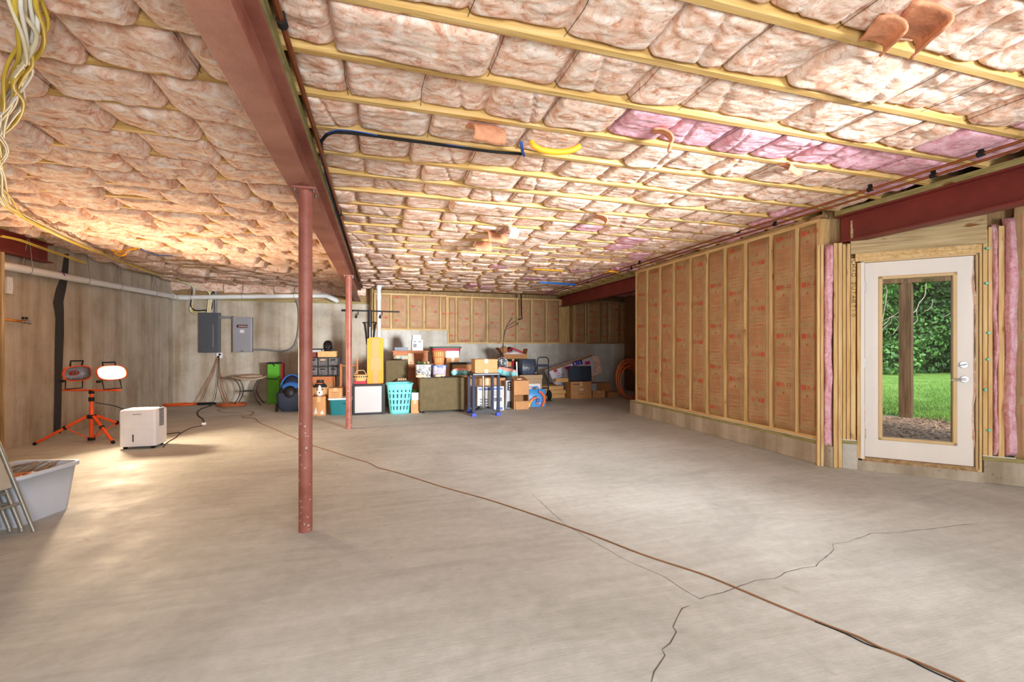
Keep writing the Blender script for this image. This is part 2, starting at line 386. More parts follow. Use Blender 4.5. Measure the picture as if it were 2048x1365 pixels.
# ---- kraft faced batts and studs: a wall frame is given by origin A, direction D (unit, along the wall) and outward normal N
PITCH = .585
def kraft_print(m, wd, h, seed, flip, T):
    """flat red lettering of the kraft facing: boxes with R-13, a triangle and a paragraph, repeated up the batt; local x across, y up"""
    rnd = random.Random(seed); off = rnd.uniform(-.5, 0); old = m.T
    B = T @ (Matrix.Translation((wd, h, 0)) @ Matrix.Rotation(math.pi, 4, 'Z') if flip else Matrix.Identity(4))
    m.T = B; x0, x1 = wd * .2, wd * .84
    def rect(a, b, y0, y1):
        y0 = max(y0, .02); y1 = min(y1, h - .02)
        if y1 > y0: m.flat([(a, y0, 0), (b, y0, 0), (b, y1, 0), (a, y1, 0)])
    y = off
    while y < h:
        t = .0032
        rect(x0 - .02, x1 + .02, y, y + t); rect(x0 - .02, x1 + .02, y + .50, y + .50 + t); rect(x0 - .02, x0 - .02 + t, y, y + .5); rect(x1 + .02 - t, x1 + .02, y, y + .5)
        if y + .385 > 0 and y + .44 < h:
            rect(x0, x0 + .056, y + .39, y + .446)
            for dx in (0, .003): m.text('R-13', .072, Matrix.Translation((x0 + .066 + dx, y + .393, .0002 if dx else 0)), 0)
        rect(x0, x1, y + .375, y + .375 + t)
        if y + .30 > .02 and y + .345 < h - .02:
            cx = (x0 + x1) / 2; m.flat([(cx - .02, y + .305, 0), (cx + .02, y + .305, 0), (cx, y + .34, 0)])
        for k in range(15):
            yy = y + .285 - k * .0145
            if k % 6 == 5: continue
            rect(x0 + .006, x1 - .006 - rnd.random() * .03, yy, yy + .0034 if k % 2 else yy + .0042)
        for k in range(2): rect(x0 + .01, x1 - .01 - .06 * k, y + .05 - k * .014, y + .056 - k * .014)
        rect(x0 + .06, x1 - .06, y + .538, y + .544)
        y += PITCH
    m.T = old
def kraft_batt(parent, A, D, N, s0, s1, z0, z1, seed, rec=.03, detail=1):
    """paper faced batt between two studs; the paper bulges towards the room"""
    rs = np.random.RandomState(seed); wd = s1 - s0; h = z1 - z0
    nx, ny = (15, max(8, int(h / (.045 if detail else .12))))
    x = np.linspace(0, 1, nx); y = np.linspace(0, 1, ny); X, Y = np.meshgrid(x, y)
    e = np.clip(np.minimum(X, 1 - X) / .12, 0, 1); e = np.sin(e * math.pi / 2)
    ey = np.clip(np.minimum(Y, 1 - Y) * h / .07, 0, 1)
    a, b = rs.rand(2) * 500
    wr = np.minimum(0, nf(X * wd * 110 + a, Y * h * 26 + b) * .0035) + np.minimum(0, nf(X * wd * 60 + b, Y * h * 60 + a, NF2) * .0012)
    edge = (1 - ey) * nf(X * wd * 240 + a, Y * 40 + b) * .006
    t = rec - (.030 * e * np.sqrt(ey)) - wr + edge
    G = np.zeros((ny, nx, 3)); s = s0 + X * wd
    for i in range(2): G[..., i] = A[i] + D[i] * s + N[i] * t
    G[..., 2] = z0 + Y * h
    bt = MB().grid(G).build('kraft_batt', 'kraft', parent)
    p = Vector(A) + Vector(D) * (s0) + Vector(N) * (rec - .030 - .0025)
    E = Vector((N[1], -N[0], 0))               # to the right for someone facing the wall
    if E.dot(Vector(D)) < 0: p = p + Vector(D) * wd
    T = Matrix(((E.x, 0, -N[0], p.x), (E.y, 0, -N[1], p.y), (0, 1, 0, z0), (0, 0, 0, 1)))
    m = MB(); kraft_print(m, wd, h, seed, seed % 3 == 1, T)
    if m.v: tag(m.build('printing', 'print_red', bt), 'red printed R-13 and paragraphs on brown kraft paper')
    return bt
def wbox(m, A, D, N, s0, s1, t0, t1, z0, z1, mi=0):
    q = lambda s, t, z: (A[0] + D[0] * s + N[0] * t, A[1] + D[1] * s + N[1] * t, z)
    return m.add([q(s0, t0, z0), q(s1, t0, z0), q(s1, t1, z0), q(s0, t1, z0), q(s0, t0, z1), q(s1, t0, z1), q(s1, t1, z1), q(s0, t1, z1)],
                 [(0, 3, 2, 1), (4, 5, 6, 7), (0, 1, 5, 4), (1, 2, 6, 5), (2, 3, 7, 6), (3, 0, 4, 7)], mi)
def frame(parent, A, D, N, studs, z0, z1, seed, wood='stud', paper=None, foam=True, rec=.03, top=True):
    """studs: centres along the wall; batts fill the bays between them"""
    mz, mx = wood + '_z', wood + ('_y' if abs(D[1]) > .5 else '_x')
    for k, s in enumerate(studs):
        wbox(MB(), A, D, N, s - .019, s + .019, 0, .09, z0 + .038, z1 - .038).build('stud', mz, parent)
    a, b = studs[0] - .019, studs[-1] + .019
    wbox(MB(), A, D, N, a, b, -.005, .09, z0, z0 + .038).build('bottom_plate', mx, parent)
    if top: wbox(MB(), A, D, N, a, b, -.005, .09, z1 - .038, z1).build('top_plate', mx, parent)
    wbox(MB(), A, D, N, a, b, .09, .11, z0, z1).build('sheathing', 'oldwood_z', parent)
    for k in range(len(studs) - 1):
        if studs[k + 1] - studs[k] > .1 and (paper is None or paper(k)):
            kraft_batt(parent, A, D, N, studs[k] + .02, studs[k + 1] - .02, z0 + .04, z1 - .04, seed + k, rec)
DX, NB = (1, 0, 0), (0, 1, 0)
su = lambda us: [bw(u, 640).x for u in us]
frame(wb, (0, YB - .03, 0), DX, NB, su([750, 782, 816, 848, 881, 893]), zB, Z2, 100)
frame(wb, (0, YB - .03, 0), DX, NB, su([896, 912, 943, 974, 1004, 1033.6, 1063, 1092, 1119, 1148, 1171]), zC, Z2 - .02, 120, paper=lambda k: k != 8)
frame(wb, (0, YB - .03, 0), DX, NB, su([1173, 1203, 1215, 1240]) + [XA], zC, Z2 - .02, 140, wood='oldwood')
wbox(MB(), (0, YB - .03, 0), DX, NB, bw(1120, 600).x, bw(1138, 600).x, -.002, .05, zC + .04, Z2 - .06).build('wood_panel', 'stud_z', wb)
# ---- right wall
zc = P(1450, 847, X=XR).z; ze = P(1640, 462, X=XR).z
YR0, YR1 = 3.62, 7.606
wr = struct(MB().box(XR, XR + .25, YR0, YR1 + .02, 0, zc).build('wall_right', 'curb_concrete', bev=.006), 'insulated stud wall with brown kraft paper batts on a low concrete curb')
for y in (4.05, 4.75, 5.7, 6.6, 7.35): MB().box(XR - .002, XR + .01, y - .003, y + .003, .01, zc - .01).build('curb_joint', 'curb_concrete', wr)
MB().box(XR + .0, XR + .14, YR0 + .02, YR1, zc, zc + .038).build('sill_plate', 'treated', wr)
MB().box(XR + .005, XR + .012, YR0 + .02, YR1, zc + .038, zc + .043).build('sill_gasket', 'pvc', wr)
DY, NR = (0, 1, 0), (1, 0, 0)
ys = sorted(P(u, 680, X=XR + .03).y for u in (1636, 1593, 1541, 1490, 1449.6, 1413, 1380, 1347, 1320, 1294, 1272))
frame(wr, (XR + .03, 0, 0), DY, NR, ys, zc + .038, 2.70, 200, rec=.032)
MB().box(XR + .03, XR + .12, ys[0] - .06, ys[0] - .02, zc + .038, 2.69).build('stud', 'stud_z', wr)
wbox(MB(), (XR + .03, 0, 0), DY, NR, ys[0] - .06, ys[-1] + .02, -.004, .09, 2.70, 2.738).build('top_plate', 'oldwood_y', wr)
# wall behind the end of the right wall: alcove side and end
wa = struct(MB().box(XA, XA + .2, YR1, YB + .2, 0, 2.98).build('wall_alcove', 'boards_dark'), 'dark timber wall of the unlit alcove')
MB().box(XR + .25, XA + .2, YR1 - .2, YR1, 0, 2.98).build('end_board', 'boards_dark', wa)
# ---- angled door wall, 45 degrees
A45 = (XR, 8.28 - XR, 0); k7 = math.sqrt(.5); D45 = (k7, -k7, 0); N45 = (k7, k7, 0)
def dw(u, v, t=0):        # pixel -> (s, z) on the plane at depth t of the door wall
    r = ray(u, v); q = (8.28 + t * 2 * k7) / (r[0] + r[1]); x = r[0] * q - k7 * t
    return (x - XR) / k7, CH + r[2] * q
ds = lambda u, t=0: dw(u, 700, t)[0]
wd_ = struct(wbox(MB(), A45, D45, N45, -.02, 3.4, .14, .20, 2.25, 2.98).build('wall_door', 'oldwood_z'), 'angled stud wall framing the white exterior door')
def db(name, mat, u0, u1, z0, z1, t0=0, t1=.09, bev=.0):
    if name == 'stud': u0 += .5; u1 -= .5; bev = .004
    return wbox(MB(), A45, D45, N45, ds(u0, t0), ds(u1, t0), t0, t1, z0, z1).build(name, mat, wd_, bev=bev)
zl, zr = dw(1700, 889)[1], dw(2000, 924)[1]
sE = 3.36
sdl, sdr = ds(1730, .03), ds(1948, .03)
wbox(MB(), A45, D45, N45, -.02, sdl - .10, .14, .20, 0, 2.25).build('sheathing', 'oldwood_z', wd_)
wbox(MB(), A45, D45, N45, sdr + .10, 3.4, .14, .20, 0, 2.25).build('sheathing', 'oldwood_z', wd_)
ZB = 2.40
db('stud', 'stud_z', 1634, 1641, 0, ZB - .01, -.03, .06); db('stud', 'stud_z', 1641, 1648, 0, ZB - .01, -.02, .07)
db('stud', 'stud_z', 1667, 1676, 0, ZB - .005, -.02, .07); db('stud', 'stud_z', 1676, 1685, 0, ZB - .005, -.008, .07)
db('stud', 'stud_z', 1685, 1693, zl + .04, ZB - .02, .016); wsd = db('stud', 'stud_z', 1693, 1701, zl + .04, ZB - .02, .004); wst = db('stud', 'stud_z', 1701, 1712, zl + .04, ZB - .18, .008)
db('stud', 'stud_z', 1714, 1723, .12, 2.17, .0)
db('backing_board', 'stud_z', 1640, 1716, 0.02, ZB, .1, .12)
db('sill_plate', 'treated', 1685, 1715, zl, zl + .04, .0)
db('foundation_block', 'wall_concrete_pale', 1685, 1716, 0, zl, .005, .12)
db('sill_gasket', 'pvc', 1685, 1713, zl + .04, zl + .047, -.004, .02)
db('stud', 'stud_z', 1954, 1965, .10, 2.2, -.0); db('stud', 'stud_z', 1965.5, 1976, zr + .04, ZB, .01); db('stud', 'stud_z', 1976.5, 1986, zr + .04, ZB + .02, .005)
db('stud', 'stud_z', 1997, 2010, zr + .04, ZB + .02, .0)
db('backing_board', 'stud_z', 1966, 2015, zr, ZB + .05, .1, .12)
db('sill_plate', 'treated', 1966, 2100, zr, zr + .04, -.0)
db('sill_gasket', 'pvc', 1966, 2032, zr + .04, zr + .046, -.006, .02)
wbox(MB(), A45, D45, N45, ds(1968), 3.4, .0, .2, 0, zr).build('foundation_block', 'curb_concrete', wd_, bev=.008)
kraft_batt(wd_, A45, D45, N45, ds(2034), ds(2034) + .36, zr + .04, ZB + .2, 31, .05)
wbox(MB(), A45, D45, N45, ds(2034) + .38, 3.4, .05, .09, zr + .04, ZB + .2).build('stud_panel', 'stud_z', wd_)
# header over the door: two wide boards and a doubled 2x4
z1, z2 = dw(1720, 500)[1], dw(1960, 487)[1]
zh = 2.235
db('header_board', 'header_board', 1701.5, 1974, zh + .03, zh + .30, .0, .05); db('header_board', 'header_board', 1701.5, 1974, zh + .303, 2.62, .005, .05)
db('header_plate', 'stud_x', 1711, 1964, zh - .052, zh - .012, -.012, .09); db('header_plate', 'stud_x', 1711, 1964, zh - .01, zh + .028, -.008, .09)
def puff(name, mat, s0, s1, z0, z1, seed, dep=.05):
    rs = np.random.RandomState(seed); nx, ny = 14, int((z1 - z0) / .03)
    x = np.linspace(0, 1, nx); y = np.linspace(0, 1, ny); X, Y = np.meshgrid(x, y); a, b = rs.rand(2) * 500
    e = np.sin(np.clip(np.minimum(X, 1 - X) * 3.2, 0, 1) * math.pi / 2); ey = np.clip(np.minimum(Y, 1 - Y) * (z1 - z0) / .05, 0, 1)
    t = .05 - dep * e * np.sqrt(ey) - e * nf(X * 40 + a, Y * (z1 - z0) * 70 + b) * .014
    s = s0 + X * (s1 - s0) + nf(Y * (z1 - z0) * 50 + a, X * 6 + b) * .008
    G = np.zeros((ny, nx, 3))
    for i in range(2): G[..., i] = A45[i] + D45[i] * s + N45[i] * t
    G[..., 2] = z0 + Y * (z1 - z0)
    return MB().grid(G).build(name, mat, wd_)
zp = dw(1657, 897)[1]
puff('pink_fibre', 'insulation_pink', ds(1646), ds(1668), zp, ZB, 3, .09)
puff('pink_fibre', 'insulation_pink', ds(1985.5), ds(1998), zr + .05, ZB + .05, 4, .05)
puff('pink_fibre', 'insulation_pink', ds(2008), ds(2037), zr + .05, ZB + .1, 5, .10)
puff('foam_bead', 'insulation', ds(1723), ds(1729), .3, 2.1, 6, .03); puff('foam_bead', 'insulation', ds(1948.5), ds(1954), .3, 2.15, 7, .03)
M('teal', (70, 196, 172), .4)
for u, v in ((1974, 497), (1973, 567), (1977, 666), (1976, 719.5), (1970.5, 780), (1978, 861)):
    s, z = dw(u, v); p = Vector(A45) + Vector(D45) * s; nn = Vector(N45)
    m = MB(); q = Vector((p.x, p.y, z)); m.cyl(q - nn * .012, q + nn * .012, .011, .013, 10, 0).cyl(q - nn * .016, q - nn * .011, .004, None, 6, 1)
    m.build('cap_nail', ['teal', 'white'], wd_)
# hand lettering on the stud left of the door, running downwards
GLY = {'C': [[(.9, .9), (.4, 1), (0, .6), (.1, .15), (.5, 0), (.9, .15)]], 'H': [[(0, 1), (.05, 0)], [(.8, 1), (.85, 0)], [(0, .5), (.85, .55)]],
       'A': [[(0, 0), (.45, 1), (.9, 0)], [(.2, .4), (.7, .4)]], 'D': [[(.05, 0), (0, 1), (.7, .85), (.9, .45), (.6, .05), (.05, 0)]],
       'S': [[(.85, .9), (.4, 1), (.1, .75), (.75, .4), (.6, .05), (0, .1)]], 'U': [[(0, 1), (.05, .2), (.45, 0), (.8, .2), (.85, 1)]],
       'T': [[(0, 1), (.9, 1)], [(.45, 1), (.4, 0)]], 'R': [[(0, 0), (0, 1), (.7, .9), (.65, .55), (0, .5), (.85, 0)]], 'I': [[(.3, 1), (.3, 0)]], 'O': [[(.4, 1), (0, .5), (.4, 0), (.85, .5), (.4, 1)]], ' ': []}
m = MB(); z = dw(1706, 520)[1]; s_ = ds(1703.5)
for ch in 'CHAD SUTARTIO':
    for st in GLY[ch]:
        pts = [Vector((A45[0] + D45[0] * (s_ + y * .034) - N45[0] * -.006, A45[1] + D45[1] * (s_ + y * .034) - N45[1] * -.006, z - x * .038)) for x, y in st]
        m.tube(pts, .0022, 5)
    z -= .048 if ch != ' ' else .04
tag(m.build('lettering', 'ink', wst), 'black marker lettering running down the stud')
# ---- the door
mat_glass('frosted_label', (.75, .85, .75, 1))
door = struct(wbox(MB(), A45, D45, N45, sdl - .045, sdl - .008, -.0, .13, .12, 2.185).build('door_1', 'door_white'), 'white full-glass exterior door in bare stud framing')
wbox(MB(), A45, D45, N45, sdr + .008, sdr + .03, .0, .13, .12, 2.185).build('jamb', 'door_trim', door)
wbox(MB(), A45, D45, N45, sdl - .045, sdr + .03, .0, .13, 2.168, 2.185).build('jamb_head', 'door_trim', door)
z0d = .142; z1d = 2.165
gl, gr = ds(1757, .03), ds(1914, .03); gb, gt = dw(1835, 886, .03)[1], dw(1835, 549, .03)[1]
slab = MB()
for a, b, e, f in ((sdl, gl + .02, z0d, z1d), (gr - .02, sdr, z0d, z1d), (gl + .02, gr - .02, z0d, gb + .02), (gl + .02, gr - .02, gt - .02, z1d)):
    wbox(slab, A45, D45, N45, a, b, .03, .074, e, f)
slab = slab.build('slab', 'door_white', door)
for a, b, e, f in ((gl, gl + .032, gb, gt), (gr - .032, gr, gb, gt), (gl, gr, gb, gb + .032), (gl, gr, gt - .032, gt)):
    wbox(MB(), A45, D45, N45, a, b, .018, .085, e, f).build('glazing_bead', 'door_trim', slab, bev=.006)
wbox(MB(), A45, D45, N45, gl + .03, gr - .03, .05, .056, gb + .03, gt - .03).build('pane', 'door_glass', slab)
ss, sz = dw(1855, 563, .05); wbox(MB(), A45, D45, N45, ss - .045, ss + .045, .046, .049, sz - .03, sz + .03).build('sticker', 'frosted_label', slab)
for z in (.38, 1.12, 1.92):
    wbox(MB(), A45, D45, N45, sdl - .012, sdl + .006, .018, .03, z - .05, z + .05).build('hinge', 'steel', door)
hs, hz = dw(1929, 759, .02); ks, kz = dw(1927, 730, .02)
q = lambda s, t, z: Vector((A45[0] + D45[0] * s + N45[0] * t, A45[1] + D45[1] * s + N45[1] * t, z))
m = MB().cyl(q(ks, .03, kz), q(ks, .012, kz), .032, .028, 20); m.cyl(q(ks, .014, kz), q(ks, -.004, kz), .007, None, 8); m.tube([q(ks - .02, -.006, kz - .006), q(ks + .02, -.006, kz + .006)], .006, 8)
m.build('deadbolt', 'chrome', door)
m = MB().cyl(q(hs, .03, hz), q(hs, .014, hz), .033, .028, 20); m.cyl(q(hs, .016, hz), q(hs, -.03, hz), .010, None, 10); m.tube([q(hs, -.03, hz), q(hs - .04, -.034, hz + .002), q(hs - .105, -.026, hz - .008)], [.010, .009, .007], 8)
m.build('lever_handle', 'chrome', door)
wbox(MB(), A45, D45, N45, sdl - .03, sdr + .03, .002, .2, .10, .138).build('threshold', 'oldwood_x', door)
wbox(MB(), A45, D45, N45, ds(1716), ds(1969), .0, .24, 0, .10).build('door_step', 'curb_concrete', door)
# ---- side and rear walls behind the camera, one of two windows added for the fill
wsd_ = struct(MB().box(XA, XA + .2, YR - .2, 1.45, 0, 2.98).build('wall_side', 'wall_concrete_pale'), 'pale concrete side wall beyond the door')
wre = struct(MB().box(XL, XA, YR - .2, YR, 0, .75).build('wall_rear', 'wall_concrete_pale'), 'pale concrete wall with two windows behind the viewer')
for a, b in ((XL, -.55), (1.15, 3.1), (4.6, XA)): MB().box(a, b, YR - .2, YR, .75, 2.35).build('wall_panel', 'wall_concrete_pale', wre)
MB().box(XL, XA, YR - .2, YR, 2.35, 2.98).build('wall_panel', 'wall_concrete_pale', wre)
for i, (a, b) in enumerate(((-.55, 1.15), (3.1, 4.6))):  # first window is made up to hold the fill, second is inferred
    wn = MB()
    for x0, x1, z0, z1 in ((a, a + .06, .75, 2.35), (b - .06, b, .75, 2.35), (a, b, .75, .81), (a, b, 2.29, 2.35), ((a + b) / 2 - .03, (a + b) / 2 + .03, .75, 2.35)): wn.box(x0, x1, YR - .14, YR - .06, z0, z1)
    wn = struct(wn.build('window_%d' % (i + 1), 'white'), 'white framed basement window')
    MB().box(a + .05, b - .05, YR - .11, YR - .104, .8, 2.3).build('pane', 'door_glass', wn)
# ---- ceiling: subfloor, joists, insulation
ceil = struct(MB().box(XL - .2, XA + .2, YR - .2, YB + .24, 2.98, 3.0).build('ceiling', 'oldwood_x'), 'open joist ceiling stuffed with pinkish fibreglass batts')
Y0 = 2.385 - 9 * SP; NJ = int((YB - Y0) / SP) + 1
jm = MB().box(XL - .1, XA, -.019, .019, ZJ, ZJ + JT).mesh('joist', ['wood_x'])
for k in range(NJ):
    shared('joist', jm, ceil, (0, Y0 + k * SP, 0))
MB().box(XL, XA, YB - .04, YB + .2, ZJ, 2.98).build('rim_joist', 'oldwood_x', ceil)
rs = np.random.RandomState(11)
def pillow(x0, x1, y0, y1, zb, bul, nx, ny, left):
    x = np.linspace(0, 1, nx); y = np.linspace(0, 1, ny); X, Y = np.meshgrid(x, y); L = x1 - x0
    k1, k2 = (.025, .07) if not left else (.12, .03)
    px = (1 - np.exp(-X * L / (k1 * .42))) * (1 - np.exp(-(1 - X) * L / (k2 * .42)))
    py = (1 - np.exp(-Y / .035)) * (1 - np.exp(-(1 - Y) / .035))
    a, b = rs.rand(2) * 500
    wx = X0w = (x0 + X * L)
    f = nf(wx * 42 + a, Y * 34 + b); g = nf(wx * 60 + b, Y * 75 + a, NF2)
    tilt = rs.uniform(-.012, .012)
    z = zb + .055 - (.055 + bul + tilt * (2 * X - 1)) * np.clip(px, 0, 1) * py - np.clip(px * py * 1.3, 0, 1) * (f * (.019 if left else .009) + g * (.0045 if left else .003))
    cr = rs.uniform(.25, .75); z += np.exp(-((X - cr - .25 * (Y - .5)) / .035) ** 2) * py * rs.choice([0, .0, .018])
    G = np.zeros((ny, nx, 3)); G[..., 0] = wx; G[..., 1] = y0 + Y * (y1 - y0); G[..., 2] = z
    G[0, :, 2] += .06; G[-1, :, 2] += .06
    return G[:, ::-1]
beamL = (-.64, -.43)
cells = []
for k in range(-1, NJ):
    ya = Y0 + k * SP + .02; yb = min(ya + SP - .04, YB - .05)
    if yb - ya < .1: continue
    for left, (xa_, xb_) in ((True, (XL + .01, beamL[0])), (False, (beamL[1], 4.66)), (None, (4.9, XA))):
        x = xa_; first = True
        while x < xb_ - .02:
            L = rs.uniform(.36, .48) * (1.25 if left else 1) * (rs.uniform(.5, .9) if first else 1); first = False
            if rs.rand() < .07: L *= 1.7
            x1 = min(x + L, xb_)
            if xb_ - x1 < .15: x1 = xb_
            cells.append((x, x1, ya, yb, left)); x = x1
def nearness(cl):
    x, y = (cl[0] + cl[1]) / 2, (cl[2] + cl[3]) / 2; d = x * S_ + y * C_
    if d < 1.1 or cl[4] is None: return 99
    if abs((x * C_ - y * S_) / d) > 1.45: return 90 + d
    return math.hypot(x, y)
cells.sort(key=nearness)
yp = P(1600, 285, Z=2.72).y; far = MB(); wires = MB()
xp0, xp1 = P(1300, 262, Z=2.72).x, P(1925, 318, Z=2.72).x
for i, (x0, x1, ya, yb, left) in enumerate(cells):
    nr = nearness((x0, x1, ya, yb, left)); hi = i < 290
    yc = (ya + yb) / 2
    nx, ny = (40, 32) if nr < 4.6 else (26, 20) if hi else (12, 9) if nr < 90 else (8, 6)
    bul = rs.uniform(.030, .065) if left else rs.uniform(-.020, .008) if yc < 4.6 else rs.uniform(-.01, .022) if yc < 7 else rs.uniform(.005, .035)
    G = pillow(x0, x1, ya, yb, ZJ, bul, nx, ny, bool(left))
    pink = (not left) and abs(yc - yp) < SP * .5 and xp0 - .2 < (x0 + x1) / 2 < xp1 + .1
    pink = pink or (not left and yc > 5 and x0 > 1.8 and rs.rand() < .14)
    if not left and (x0 + x1) / 2 > 4.2 and rs.rand() < .6: pink = True
    if hi: MB().grid(G).build('insulation_batt', 'insulation_pink' if pink else 'insulation', ceil)
    else: far.grid(G, 1 if pink else 0)
    if nr < 6 and rs.rand() < .75:
        xx = x1; wires.tube([(xx, ya - .02, ZJ + .02), (xx + rs.uniform(-.02, .02), (ya + yb) / 2, ZJ + .018), (xx, yb + .02, ZJ + .02)], .0016, 4)
tag(far.build('insulation_batt_field', ['insulation', 'insulation_pink'], ceil), 'fibreglass batts further back between the joists', kind='stuff')
tag(wires.build('support_wires', 'rubber', ceil), None, kind='stuff')
# torn, hanging facing flaps
def flap(u, v, wx, wy, drop, seed, mat='carton_dark', rz=0):
    p = P(u, v, Z=ZJ - .01); rs2 = np.random.RandomState(seed); n = 12
    t = np.linspace(0, 1, n); X, Y = np.meshgrid(np.linspace(-.5, .5, n), t); a = rs2.rand() * 400
    ang = Y * 2.2; G = np.zeros((n, n, 3))
    G[..., 0] = X * wx + nf(Y * 30 + a, X * 30 + a) * .01; G[..., 1] = -np.sin(ang) * wy; G[..., 2] = -drop * (1 - np.cos(ang)) * .8 + nf(X * 40 + a, Y * 30) * .006
    m = MB(); m.T = Matrix.Translation(p) @ Matrix.Rotation(R(rz), 4, 'Z'); m.grid(G)
    o = m.build('torn_flap', mat, ceil); s = o.modifiers.new('thickness', 'SOLIDIFY'); s.thickness = .012
M('torn_facing', (212, 148, 112), .85, 0, .25, 12, .01, 40)
for a in ((1735, 60, .16, .10, .07, 1, 'torn_facing', 60), (1790, 45, .22, .14, .09, 2, 'torn_facing', 60), (982, 468, .30, .16, .12, 3, 'torn_facing', 20), (968, 487, .22, .12, .10, 4, 'torn_facing', -15), (1012, 452, .18, .12, .12, 5, 'insulation', 40),
          (960, 262, .22, .15, .09, 6, 'torn_facing', 10), (1190, 432, .18, .12, .08, 7, 'torn_facing', 70), (1305, 262, .10, .12, .09, 8, 'torn_facing', 60), (1570, 335, .2, .08, .05, 9, 'torn_facing', 20)):
    flap(*a)
# ---- steel beams and posts
def ibeam(name, label, x0, x1, y0, y1, z0, z1, mat='steel_red'):
    fl = .016; xm = (x0 + x1) / 2
    poly = [(x0, z0), (x1, z0), (x1, z0 + fl), (xm + .006, z0 + fl), (xm + .006, z1 - fl), (x1, z1 - fl), (x1, z1), (x0, z1), (x0, z1 - fl), (xm - .006, z1 - fl), (xm - .006, z0 + fl), (x0, z0 + fl)]
    o = struct(MB().prism(poly, y0, y1).build(name, mat, bev=.003), label)
    MB().box(x0 - .012, x1 + .012, y0, y1, z1, ZJ).build('nailer_plate', 'treated', o); return o
ibeam('steel_beam', 'long red-brown steel I-beam over the two posts', -.61, -.462, YR, YB + .1, 2.40, 2.69, 'steel_brown')
ibeam('steel_beam', 'dark red steel I-beam above the white door', 4.70, 4.86, YR, 3.64, 2.40, 2.69)
ibeam('steel_beam', 'dark red steel I-beam over the shadowy alcove', 4.86, 5.02, YR1 - .3, YB + .1, 2.40, 2.69)
ibeam('steel_beam', 'short dark red steel beam resting on the left concrete wall', XL + .02, XL + .16, YR, P(78, 510, X=XL).y, 2.43, 2.69)
def post(label, u, v, rad, seed):
    p = P(u, v, Z=0); o = struct(MB().lathe([(rad, .0), (rad, 2.385)], 0, 0, 28).build('steel_post', 'post_red'), label); o.location = (-.502 if seed == 1 else -.468, p.y, 0)
    MB().box(-.075, .075, -.075, .075, 2.385, 2.399).build('cap_plate', 'post_red', o)
    m = MB(); 
    for sx, sy in ((-1, -1), (1, -1), (-1, 1), (1, 1)): m.cyl((sx * .06, sy * .06, 2.365), (sx * .06, sy * .06, 2.385), .009, None, 6)
    m.build('bolt', 'steel', o)
    rnd = random.Random(seed); m = MB()
    for i in range(30):
        a = rnd.uniform(-2.6, -.4); z = .02 + rnd.random() ** 2.2 * .75; s = rnd.uniform(.002, .008)
        r2 = rad + .0008; m.flat([(r2 * math.cos(a + dx * s / rad), r2 * math.sin(a + dx * s / rad), z + dz * s) for dx, dz in ((-1, -.4), (.3, -1), (1, .2), (.1, 1.2))])
    m.build('paint_chips', 'efflor', o); o.children[-1]['kind'] = 'stuff'
post('nearest red-brown round steel post under the long beam', 611, 1062, .045, 1)
post('further red-brown round steel post with flaking paint', 698, 858, .046, 2)
# ================================================================ pipes, cables, electrics
M('cable_cream', (214, 204, 172), .5); M('cable_white', (226, 222, 210), .5); M('cable_yellow', (214, 184, 70), .5)
M('conduit_grey', (128, 130, 134), .5); M('panel_dark', (84, 88, 96), .45, .2, .06, 4); M('panel_light', (150, 150, 156), .45, .2, .05, 4)
M('orange_cord', (178, 92, 48), .6); M('orange_bright', (226, 96, 40), .55); M('brown_cord', (132, 92, 60), .6); M('blue_wire', (40, 84, 170), .45); M('yellow_conduit', (238, 172, 40), .5)
M('strap_metal', (158, 160, 164), .4, .8)
# drain pipe
a = P(20, 534, X=XL + .12); b = P(347, 594, X=XL + .12); dirv = (b - a).normalized()
start = a - dirv * ((a.y - .6) / dirv.y); corner = Vector((XL + .12, YB - .12, b.z + (YB - .12 - b.y) * dirv.z / dirv.y))
e1 = P(652, 592, Y=YB - .12); e2 = P(672, 601, Y=YB - .12)
dp = thing('drain_pipe', 'long white plastic drain pipe slung along the left and back walls', 'pipe', start)
T0 = Matrix.Translation(-start); m = MB(); m.T = T0
m.tube([start, corner + Vector((0, -.12, -.0)), corner], .051, 16); m.tube([corner, corner + Vector((.12, 0, 0)), e1, e2 + Vector((0, .04, 0)), e2 + Vector((.02, .2, -.02))], .051, 16)
m.build('pipe_run', 'pvc', dp)
m = MB(); m.T = T0
m.tube([corner + Vector((0, -.2, .0)), corner + Vector((0, -.05, 0))], .06, 16); m.tube([corner + Vector((.05, 0, 0)), corner + Vector((.22, 0, 0))], .06, 16); m.tube([corner + Vector((0, -.06, 0)), corner + Vector((.02, -.02, 0)), corner + Vector((.06, 0, 0))], .058, 14)
m.build('elbow', 'pvc', dp)
m = MB(); m.T = T0; m.tube([e1 - Vector((.09, 0, 0)), e1 + Vector((.02, 0, 0)), e2], .06, 16); m.build('elbow', 'pvc', dp)
M('purple_primer', (120, 70, 130), .5)
m = MB(); m.T = T0; q = P(120, 551, X=XL + .12); m.tube([q - dirv * .014, q + dirv * .014], .0525, 16); m.build('primer_ring', 'purple_primer', dp)
def hanger(p, along, label):
    top = ZJ + .02; h = thing('pipe_hanger', label, 'hanger', p, 0, 'strap hangers of the white drain pipe')
    for s in (-1, 1):
        m = MB(); side = Vector((-along.y, along.x, 0)) * .055 * s
        m.tube([along * (.10 * s) * .0 + Vector((0, 0, top - p.z)) + along * .02, side * 1.0 + Vector((0, 0, .0))], .0045, 5); m.build('strap', 'strap_metal', h)
    m = MB(); al = along; sd = Vector((-al.y, al.x, 0))
    m.tube([sd * .055 * math.cos(t) + Vector((0, 0, .055 * math.sin(t))) for t in [math.pi + math.pi * i / 10 for i in range(11)]], .0045, 5); m.build('loop', 'strap_metal', h)
